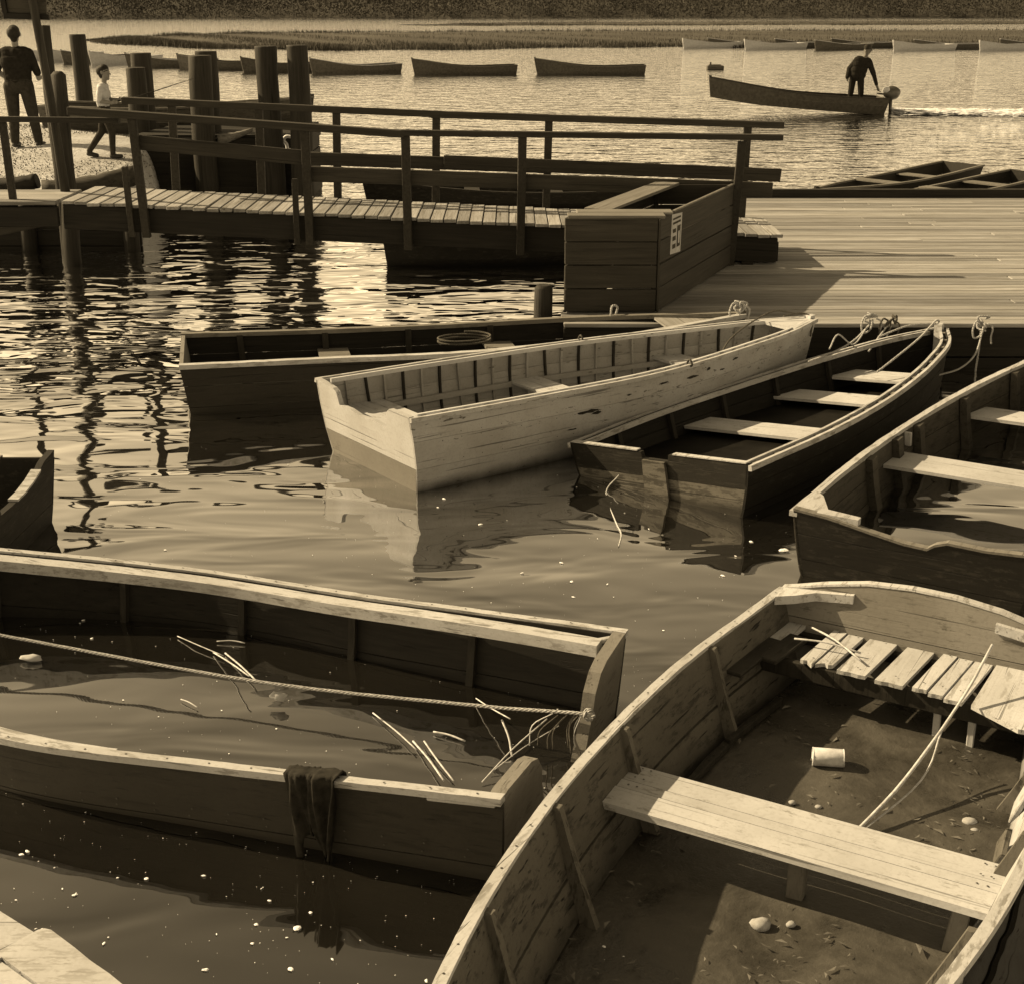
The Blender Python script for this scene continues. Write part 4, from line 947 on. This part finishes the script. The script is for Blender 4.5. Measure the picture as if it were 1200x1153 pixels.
top_rope([dk(1040, 382), Q(1028, 398, 11.5), Q(1018, 412, 11.2)], .011, 'short rope tail hanging below the dark dock knot')
top_rope([dk(1044, 383), Q(1036, 402, 11.6), Q(1030, 410, 11.4)], .010, 'second thin rope tail below the dark dock knot')
top_rope([dk(1150, 386), dk(1147, 410), dk(1143, 436)], .012, 'rope hanging straight down from right dock knot')
top_rope([dk(1152, 386), Q(1143, 415, 11.5), Q(1125, 432, 11.2), P(1100, 440, .2)], .011, 'slack rope curving left from right dock knot to water')
bwc = Cb.w(4.05, 0, Cb.zs(1)+.06)
top_rope([Cb.w(3.6, .30, .40), Cb.w(3.85, .15, .46), bwc, Cb.w(3.9, -.06, .50), Cb.w(3.5, -.10, .42), Cb.w(3.1, -.05, .30), Cb.w(2.95, -.02, .25)], .012, 'rope looped around bow and rail of the dark rowboat')
top_rope([Cb.w(3.0, .42, .40), Cb.w(3.2, .45, .48), Q(1000, 404, 11.4), Q(1016, 384, 11.7)], .010, 'short rope from dark rowboat port rail up to dock')
top_rope([B.w(4.15, .02, .56), B.w(4.0, .12, .58), B.w(3.75, .15, .50), B.w(3.5, .12, .40), B.w(3.3, .02, .30)], .010, 'painter rope drooping inside bow of the white rowboat', 'rope_dark')
top_rope([B.w(4.22, -.10, .38), B.w(4.30, -.03, .50), B.w(4.27, .05, .54), B.w(4.1, .1, .53)], .012, 'dark rope wound over bow of the white rowboat', 'rope_dark')
top_rope([A.w(3.66, .42, .40), A.w(3.68, .40, .50), A.w(3.62, .36, .52), A.w(3.60, .33, .42)], .014, 'white rope loop hooked on far rail of dark skiff')
tag(rope('coiled_rope', [A.w(2.3+.22*math.cos(a_), .18+.16*math.sin(a_), .31+.004*a_) for a_ in np.linspace(0, 14, 30)], .013, 'rope_dark', k=3), 'dark rope coil inside the dark skiff behind white rowboat', 'rope')
o = tube('hanging_line', smooth_path([Cb.w(-.02, .28, .12), Cb.w(-.14, .30, .03), P(722, 612, .004), P(728, 625, .004), P(725, 640, .004)], 5), .004, 'straw', None, 5); tag(o, 'thin line trailing from dark rowboat transom onto water', 'line')

# ------------------------------------------------------------------ boats beyond
def hull_simple(name, label, cat, pos, head, L, b, z, out, ins, rail, pitch=0, group=None, N=14, zc=-.12, thw=(.3, .6)):
    q = Boat(name, label, cat, pos, head, L, b, z, pitch=pitch, zc=zc, group=group, N=N, rake=.12, bowrake=.2)
    for s_ in (1, -1):
        q.strake(0, .55, s_, out, gap=.0, name='side_plank'); q.strake(.55, 1, s_, ins, gap=.004, name='side_plank', push=.006); q.rail(s_, rail, -.02, .03, .03, .01)
    zz_ = q.zs(0); h_ = q.tr(zz_); q.prism([(-q.tr(zc), zc), (q.tr(zc), zc), (h_, zz_), (-h_, zz_)], out, 'transom'); q.floor(.06, 'far_dark'); q.stem(out)
    for t in thw: q.thwart(t*L-.12, t*L+.12, .24, rail)
    return q
mb = hull_simple('motor_boat', 'long dark motor boat under way with raised bow', 'motorboat', (10.35, 40.75, .10), rad(182), 4.95, [.62, .72, .66, .42], [.34, .30, .52], 'far_dark', 'far_dark', 'mid_hull', pitch=rad(-4.5), N=20)
om = empty('outboard_motor', (10.50, 40.75, -.10)); om.scale = (.9, .9, 1); tag(om, 'small outboard motor with rounded cowl on motor boat stern', 'outboard')
blob('cowling', (.10, -.02, .66), (.27, .19, .19), 'motor', om, 3, .05, 1); blob('cowl_cap', (-.06, -.04, .74), (.13, .15, .10), 'cowl', om, 3, .05, 2)
tube('shaft', [(.08, 0, .55), (.10, 0, .2), (.12, 0, -.3)], [.06, .05, .045], 'motor', om, 10); board('clamp', (-.1, 0, .30), (-.1, 0, .52), .16, .06, 'iron', om, up=(1, 0, 0))
tube('tiller', [(.0, 0, .60), (-.25, -.02, .64), (-.36, -.02, .65)], .022, 'iron', om, 8)
board('bracket', (-.14, 0, .50), (.08, 0, .52), .10, .05, 'iron', om)
# wake foam: a mass of small churned lumps
nf = 9000; xs = 10.7+RN.random(nf)**1.1*10; sp_ = .28+.07*(xs-10.7); ys = 40.75+RN.normal(size=nf)*np.clip(sp_, .1, .8)+.10*np.sin(xs*1.1)
cz = np.stack([xs, ys, .012+.12*RN.random(nf)*np.exp(-(xs-10.7)*.3)], 1); an_ = RN.random(nf)*6.28; sz_ = (.05+.12*RN.random(nf))[:, None]
d1 = np.stack([np.cos(an_), .5*np.sin(an_), .04*RN.normal(size=nf)], 1)*sz_*1.5; d2 = np.stack([-np.sin(an_), .5*np.cos(an_), .04*RN.normal(size=nf)], 1)*sz_
kind(scatter_mesh('wake_foam', np.stack([cz-d1, cz+d1, cz+d2], 1).reshape(-1, 3), 'foam'), 'stuff')
moored = [(62, 70, 205, 4.2, 'p', 'leftmost distant moored boat, partly behind the leaning post'), (84, 71.5, 250, 4.2, 'p', 'distant moored boat just left of the lone thick piling'), (118, 74, 215, 4.0, 'm', 'distant moored boat just right of the lone thick piling'), (145, 75.5, 235, 4.2, 'p', 'distant moored boat above the head of the boy'), (202, 79, 195, 4.3, 'm', 'distant moored boat between the two close piling pairs'), (258, 81.5, 172, 4.1, 'd', 'dark distant moored boat right of the middle close pilings'), (333, 84.5, 205, 3.9, 'd', 'dark distant moored boat between the two tall spaced pilings'),
          (416, 86, 200, 4.0, 'm', 'distant moored rowboat just right of the tallest pilings'), (544, 87.5, 186, 4.5, 'd', 'distant moored rowboat in the middle of three in open water'), (691, 87.5, 178, 4.75, 'd', 'darkest and longest of the three rowboats in open water')]
for (px, py, hd, L, k, lab) in moored:
    c = P(px, py, 0); hd = rad(hd); pos = (c.x-math.cos(hd)*L/2, c.y-math.sin(hd)*L/2)
    hull_simple('moored_rowboat', lab, 'rowboat', pos, hd, L, [.55, .68, .62, .4], [.40, .36, .66], {'p': 'far_pale', 'm': 'far_mid', 'd': 'far_dark'}[k], {'p': 'far_pale', 'm': 'far_mid', 'd': 'far_dark'}[k], 'rail' if k != 'd' else 'far_mid', group='boats moored out on the water', N=12)
mrow = [(832, 56.5, 210, 'p', 'first pale boat from the left along the marsh edge'), (858, 55.5, 216, 'm', 'second boat along marsh edge, darker, tucked behind the first'), (906, 58, 206, 'p', 'third pale boat along the marsh edge, counting from left'), (938, 56.5, 212, 'd', 'fourth boat along marsh edge, tucked behind the third'), (985, 58.5, 212, 'm', 'brown boat at marsh edge directly left of the motor boat man'), (1010, 56.5, 196, 'd', 'dark boat at marsh edge right behind motor boat man'), (1080, 59.5, 204, 'p', 'large pale boat at marsh edge right of the motor boat man'), (1110, 58, 186, 'm', 'brown boat overlapping the large pale boat at marsh edge'), (1178, 59.5, 208, 'p', 'pale boat at marsh edge, nearest the right photo border'), (1202, 57, 205, 'm', 'rearmost brownish boat at right border along the marsh edge')]
for (px, py, hd, k, lab) in mrow:
    L = 4.6; c = P(px, py, 0); hd = rad(hd); pos = (c.x-math.cos(hd)*L/2, c.y-math.sin(hd)*L/2)
    hull_simple('marsh_rowboat', lab, 'rowboat', pos, hd, L, [.6, .72, .66, .42], [.38, .36, .62], {'p': 'far_pale', 'm': 'far_mid', 'd': 'far_dark'}[k], {'p': 'far_pale', 'm': 'far_mid', 'd': 'far_dark'}[k], 'rail', group='boats drawn up at the marsh edge', N=12)
fl = empty('mooring_float', P(838, 82, 0)); tag(fl, 'small dark box float riding on open water', 'float')
board('float_body', (-.38, 0, .08), (.38, 0, .08), .4, .2, 'far_dark', fl, c=.03); board('float_top', (-.3, .02, .20), (.25, .02, .2), .3, .05, 'far_mid', fl); tube('float_post', [(-.22, 0, .2), (-.22, 0, .34)], .04, 'far_dark', fl, 8)
# skiffs behind the dock
hull_simple('grey_skiff', 'dark skiff moored behind the dock, farther of the two', 'rowboat', (7.75, 24.7), rad(219), 3.9, [.40, .44, .42, .30], [.36, .24, .22], 'mid_hull', 'mid_hull', 'rail_dark')
hull_simple('grey_skiff', 'dark skiff moored behind the dock, nearer and at right', 'rowboat', (8.55, 23.6), rad(217), 3.9, [.40, .44, .42, .30], [.34, .22, .20], 'dark_hull', 'dark_hull', 'rail_dark')
hull_simple('grey_skiff', 'low dark skiff end by right border behind the dock', 'rowboat', (10.2, 21.9), rad(192), 3.7, [.40, .44, .42, .30], [.26, .20, .20], 'dark_hull', 'dark_hull', 'rail_dark')
# skiff pulled up on the bank and a dark hull behind the gangway
hull_simple('beached_skiff', 'pale sided skiff beached behind the gangway railings at left', 'rowboat', (-7.6, 23.9, .98), rad(-4), 4.4, [.5, .6, .55, .35], [.42, .40, .55], 'mid_inside', 'pale_inside', 'rail_dark', N=16)
hull_simple('black_skiff', 'low black skiff floating in shadow right under the gangway', 'rowboat', (-1.55, 17.1), rad(4), 3.4, [.45, .55, .5, .32], [.30, .28, .42], 'dark_hull', 'dark_hull', 'dark_hull', N=16)

hull_simple('black_skiff', 'dark skiff farther out, seen between gangway deck and midrail', 'rowboat', (1.9, 22.2), rad(183), 4.2, [.45, .55, .5, .32], [.26, .26, .40], 'dark_hull', 'dark_hull', 'dark_hull', N=16)

# ------------------------------------------------------------------ people
def capsule(p0, p1, r0, r1, n=12):
    p0, p1 = Vector(p0), Vector(p1); d = (p1-p0); L = d.length; X = d/L if L > 1e-6 else Vector((0, 0, 1))
    pts, rr = [], []
    for i in range(5): a_ = math.pi/2*i/4; pts.append(p0-X*r0*math.cos(a_)); rr.append(max(r0*math.sin(a_), 1e-3))
    for i in range(5): a_ = math.pi/2*i/4; pts.append(p1+X*r1*math.sin(a_)); rr.append(max(r1*math.cos(a_), 1e-3))
    return tube_vf(pts, rr, n)
def person(name, label, loc, parts, mats, voxel, scale=1.0):
    """parts: list of (material index, p0, p1, r0, r1). One continuous remeshed skin over all of them."""
    V, F_ = [], []
    for (mi, p0, p1, r0, r1) in parts:
        v, f_ = capsule([c*scale for c in p0], [c*scale for c in p1], r0*scale, r1*scale)
        o_ = len(V); V += v; F_ += [[i+o_ for i in q] for q in f_]
    me = bpy.data.meshes.new(name+'_raw'); me.from_pydata([tuple(v) for v in V], [], F_); me.update()
    t = bpy.data.objects.new(name+'_raw', me); COL.objects.link(t)
    m_ = t.modifiers.new('r', 'REMESH'); m_.mode = 'VOXEL'; m_.voxel_size = voxel; m_.use_smooth_shade = True
    s_ = t.modifiers.new('s', 'SMOOTH'); s_.iterations = 8; s_.factor = .5
    dg = bpy.context.evaluated_depsgraph_get(); e = t.evaluated_get(dg); nm = bpy.data.meshes.new_from_object(e); nm.name = name
    bpy.data.objects.remove(t)
    nm.materials.clear()
    for m2 in mats: nm.materials.append(M[m2])
    np_ = len(nm.polygons); ce = np.zeros(np_*3); nm.polygons.foreach_get('center', ce); ce = ce.reshape(-1, 3)
    best = np.full(np_, 1e9); idx = np.zeros(np_, np.int32)
    for (mi, p0, p1, r0, r1) in parts:
        a_ = np.array(p0)*scale; b_ = np.array(p1)*scale; ab = b_-a_; u = np.clip(((ce-a_)@ab)/max(ab@ab, 1e-9), 0, 1)
        d_ = np.abs(np.linalg.norm(ce-a_-u[:, None]*ab, axis=1)-(r0+(r1-r0)*u)*scale); k_ = d_ < best; best[k_] = d_[k_]; idx[k_] = mi
    nm.polygons.foreach_set('material_index', idx); nm.polygons.foreach_set('use_smooth', [True]*np_)
    o_ = ob(name, nm, None, None, loc); tag(o_, label, 'person'); return o_
def hand(mi, wrist, d, side, thumb, curl=.5, s=1.0):
    """palm plus five bent fingers; d along the hand, side across the knuckles"""
    w_, d, sd = Vector(wrist), Vector(d).normalized(), Vector(side).normalized(); nrm = d.cross(sd)
    out = [(mi, tuple(w_), tuple(w_+d*.07*s), .030*s, .036*s)]
    for k, L in enumerate((.068, .078, .073, .058)):
        b_ = w_+d*.085*s+sd*(.027-.018*k)*s; m_ = b_+(d*(1-curl*.3)+nrm*curl*.6).normalized()*L*.55*s; e = m_+(d*(1-curl)+nrm*curl).normalized()*L*.5*s
        out += [(mi, tuple(b_), tuple(m_), .0095*s, .009*s), (mi, tuple(m_), tuple(e), .009*s, .0075*s)]
    b_ = w_+d*.03*s+sd*.03*s*thumb; m_ = b_+(d+sd*thumb*.8+nrm*.4).normalized()*.04*s; out += [(mi, tuple(b_), tuple(m_), .012*s, .010*s), (mi, tuple(m_), tuple(m_+(d+nrm*.5)*.025*s), .010*s, .008*s)]
    return out
def head(parts, c, f, hair, skin, s=1.0, cap=None):
    """c centre of the skull, f facing direction (horizontal)"""
    c, f = Vector(c), Vector(f).normalized(); r = Vector((f.y, -f.x, 0))
    def A_(mi, a_, b_, r0, r1): parts.append((mi, tuple(c+a_*s), tuple(c+b_*s), r0*s, r1*s))
    z = Vector((0, 0, 1))
    A_(skin, f*.015+z*.01, f*.03-z*.065, .082, .060); A_(skin, f*.05-z*.085, f*.065-z*.10, .035, .03)   # skull, jaw, chin
    A_(skin, f*.095+z*.0, f*.115-z*.03, .010, .016)                                                      # nose
    A_(hair, f*.088+r*.03+z*.008, f*.090+r*.034+z*.008, .008, .008); A_(hair, f*.088-r*.03+z*.008, f*.090-r*.034+z*.008, .008, .008)  # eyes
    A_(hair, f*.088+r*.022-z*.063, f*.088-r*.022-z*.063, .006, .006)                                     # mouth line
    A_(skin, r*.088-z*.02, r*.09+z*.015, .014, .016); A_(skin, -r*.088-z*.02, -r*.09+z*.015, .014, .016) # ears
    A_(hair, f*-.042+z*.025, f*-.005+z*.05, .100, .092); A_(hair, f*-.05-z*.0, f*-.045-z*.055, .078, .055)
    if cap is not None:
        A_(cap, f*-.03+z*.085, f*.03+z*.08, .085, .085); A_(cap, f*.09+z*.055+r*.03, f*.13+z*.04, .014, .010); A_(cap, f*.09+z*.055-r*.03, f*.13+z*.04, .014, .010)
# man standing on the bank, back to us
SK, HA, SH, TR, SO = 0, 1, 2, 3, 4
pt_ = []
pt_ += [(TR, (-.12, 0, .90), (-.13, .02, .50), 0.116, 0.090), (TR, (-.13, .02, .50), (-.15, -.0, .10), 0.083, 0.067), (TR, (.11, 0, .90), (.15, .04, .50), 0.116, 0.090), (TR, (.15, .04, .50), (.19, .06, .10), 0.083, 0.067),
        (SO, (-.15, -.03, .04), (-.15, .16, .035), .045, .04), (SO, (.19, .03, .04), (.22, .20, .035), .045, .04),
        (TR, (-.07, 0, .93), (.07, 0, .93), 0.138, 0.144), (SH, (-.06, 0, 1.05), (.06, 0, 1.05), 0.134, 0.134), (SH, (-.09, .0, 1.25), (.09, .0, 1.25), 0.151, 0.151), (SH, (-.13, .01, 1.38), (.13, .01, 1.38), 0.101, 0.101), (SH, (-.09, 0, 1.0), (-.11, 0, 1.34), 0.118, 0.112), (SH, (.09, 0, 1.0), (.11, 0, 1.34), 0.118, 0.112), (SH, (0, 0, 1.0), (0, .01, 1.36), 0.134, 0.123),
        (SK, (0, .01, 1.42), (0, .02, 1.54), .058, .055),
        (SH, (-.20, .01, 1.38), (-.33, .05, 1.12), 0.074, 0.058), (SK, (-.33, .05, 1.12), (-.27, .26, 1.02), .048, .036),
        (SH, (.20, .01, 1.38), (.29, .03, 1.10), 0.074, 0.058), (SK, (.29, .03, 1.10), (.24, .22, 1.0), .048, .036)]
pt_ += hand(SK, (-.27, .26, 1.02), (.2, 1, .1), (0, 0, 1), 1, .6); pt_ += hand(SK, (.24, .22, 1.0), (-.2, 1, .1), (0, 0, 1), 1, .6)
head(pt_, (.0, .03, 1.645), (-.15, 1, 0), HA, SK)
ml = P(30, 172, 1.0); ml.z = bank_z(ml.x, ml.y)
person('person', 'person in dark shirt and trousers standing with back turned on the bank', ml, pt_, ['skin', 'hair', 'shirt_dark', 'trousers', 'shoe'], .0075, .945)
# boy behind the railing, striding, facing right
pb = []
pb += [(TR, (-.02, .07, .88), (-.10, .08, .50), .10, .075), (TR, (-.10, .08, .50), (-.38, .08, .13), .072, .055), (TR, (.03, -.07, .88), (.14, -.07, .50), .10, .075), (TR, (.14, -.07, .50), (.12, -.07, .10), .072, .055),
       (SO, (-.40, .08, .07), (-.24, .08, .04), .048, .042), (SO, (.10, -.07, .04), (.28, -.07, .038), .048, .042),
       (TR, (0, -.05, .92), (0, .05, .92), .125, .125), (SH, (.0, -.04, 1.06), (.0, .04, 1.06), .125, .125), (SH, (.02, -.07, 1.22), (.02, .07, 1.22), .125, .125), (SH, (.02, -.12, 1.35), (.02, .12, 1.35), .085, .085),
       (SK, (.03, 0, 1.38), (.06, 0, 1.50), .058, .055),
       (SH, (.02, -.18, 1.33), (-.02, -.22, 1.10), .066, .055), (SK, (-.02, -.22, 1.10), (.20, -.16, 1.06), .046, .036), (SH, (.02, .18, 1.33), (.05, .22, 1.10), .066, .055), (SK, (.05, .22, 1.10), (.26, .12, 1.10), .046, .036)]
pb += hand(SK, (.20, -.16, 1.06), (1, .15, .1), (0, 0, 1), 1, .8); pb += hand(SK, (.26, .12, 1.10), (1, -.3, .1), (0, 0, 1), 1, .8)
head(pb, (.07, 0, 1.62), (1, -.2, 0), HA, SK, 1.12)
bl_ = P(127, 187, .92); bl_.z = bank_z(bl_.x, bl_.y)
bs_ = .70
person('person', 'small person in pale shirt leaning at the gangway railing holding a rod', bl_, pb, ['skin', 'hair', 'shirt_pale', 'trousers', 'shoe'], .0065, bs_)
h0 = bl_+Vector((.36, -.10, 1.09))*bs_
tag(tube('fishing_rod', [h0+Vector((-.12, 0, -.02)), h0+Vector((.25, .05, .06)), Q(226, 92.5, h0.y+.3)], [.012, .009, .004], 'rib_dark', None, 6), 'thin fishing rod held out over the railing by small person', 'rod')
# man in the motor boat, reaching back to the tiller
pm = []
pm += [(TR, (-.10, .05, .92), (-.13, .06, .50), .10, .078), (TR, (-.13, .06, .50), (-.16, .06, .08), .075, .06), (TR, (.08, -.05, .92), (.12, -.05, .50), .10, .078), (TR, (.12, -.05, .50), (.12, -.05, .08), .075, .06),
       (SO, (-.17, .04, .03), (-.13, -.12, .03), .045, .04), (SO, (.11, -.08, .03), (.17, -.22, .03), .045, .04),
       (TR, (-.05, 0, .94), (.05, 0, .94), .13, .13), (SH, (-.05, 0, .98), (.07, 0, .98), .16, .16), (SH, (-.04, 0, 1.10), (.10, 0, 1.10), .165, .16), (SH, (-.02, -.0, 1.24), (.16, -.02, 1.24), .155, .15), (SH, (.0, -.02, 1.36), (.24, -.03, 1.33), .11, .10),
       (SK, (.14, -.04, 1.40), (.19, -.06, 1.50), .06, .056),
       (SH, (-.04, -.02, 1.36), (-.22, .04, 1.12), .09, .075), (SH, (-.22, .04, 1.12), (-.28, -.05, .92), .07, .058), (SH, (.28, -.04, 1.31), (.42, -.05, 1.0), .085, .068), (SH, (.42, -.05, 1.0), (.52, -.04, .74), .062, .05), (SK, (.52, -.04, .74), (.56, -.03, .64), .038, .034)]
pm += hand(SK, (-.28, -.05, .92), (.1, -.1, -1), (0, 1, 0), 1, .4); pm += hand(SK, (.56, -.03, .64), (.5, .0, -1), (0, 1, 0), 1, .7)
head(pm, (.20, -.07, 1.60), (-.8, -1, 0), HA, SK, 1.0, cap=5)
person('person', 'person in dark jacket and cap standing in motor boat, hand on tiller', (9.60, 40.76, .04), pm, ['skin_shaded', 'hair', 'shirt_dark', 'shirt_dark', 'shoe', 'cap'], .009, 1.03)

# ------------------------------------------------------------------ flecks on the water
V, F_ = [], []
def fleck(x, y_, r, z=.004):
    n_ = 7; b_ = len(V); an = random.uniform(0, 6.28); e = random.uniform(.45, .9)
    for ring, zz_ in ((1, z), (.55, z+min(r*.22, .005))):
        for i in range(n_):
            a_ = 6.283*i/n_; q = r*ring*random.uniform(.75, 1.2); px, py = math.cos(a_)*q, math.sin(a_)*q*e
            V.append((x+px*math.cos(an)-py*math.sin(an), y_+px*math.sin(an)+py*math.cos(an), zz_))
    for i in range(n_): F_.append((b_+i, b_+(i+1) % n_, b_+n_+(i+1) % n_, b_+n_+i))
    F_.append(tuple(b_+n_+i for i in range(n_)))
for (px, py, r) in ((32, 998, .016), (172, 1030, .013), (88, 1049, .014), (241, 1137, .02), (341, 1136, .018), (348, 1088, .02), (316, 1056, .012), (364, 1070, .010), (300, 1084, .013), (658, 660, .022), (670, 682, .018), (672, 700, .015), (918, 645, .05), (847, 675, .022), (520, 585, .02), (563, 615, .022), (612, 672, .018), (880, 635, .02), (862, 652, .013), (712, 685, .016), (122, 1106, .012), (296, 1106, .010)):
    p = P(px, py); fleck(p.x, p.y, r*.75)
for i in range(1100):
    px, py = random.uniform(-20, 1010), random.uniform(520, 1160); p = P(px, py); fleck(p.x, p.y, min(.010, .0011*random.paretovariate(1.8)))
kind(mk('foam_flecks', V, F_, 'foam'), 'stuff')
for (px, py, a_, l_) in ((110, 615, .2, 'dark weed clump on water right of the tarred boat, upper'), (108, 631, .0, 'dark weed clump on water right of tarred boat, lower'), (487, 680, .1, 'small dark leaf floating below white rowboat reflection')):
    w0 = empty('floating_weed', P(px, py, .0)); tag(w0, l_, 'weed')
    for k in range(7 if py < 650 else 3):
        xx = random.uniform(-.12, .12) if py < 650 else random.uniform(-.03, .03); yy = random.uniform(-.03, .03); an = random.uniform(-.4, .4)+(3.14 if k % 2 else 0)
        blob('frond', (xx, yy, .004), (random.uniform(.02, .04), .005, .002), 'weed', w0, 1, .2, k).rotation_euler = (0, 0, an)
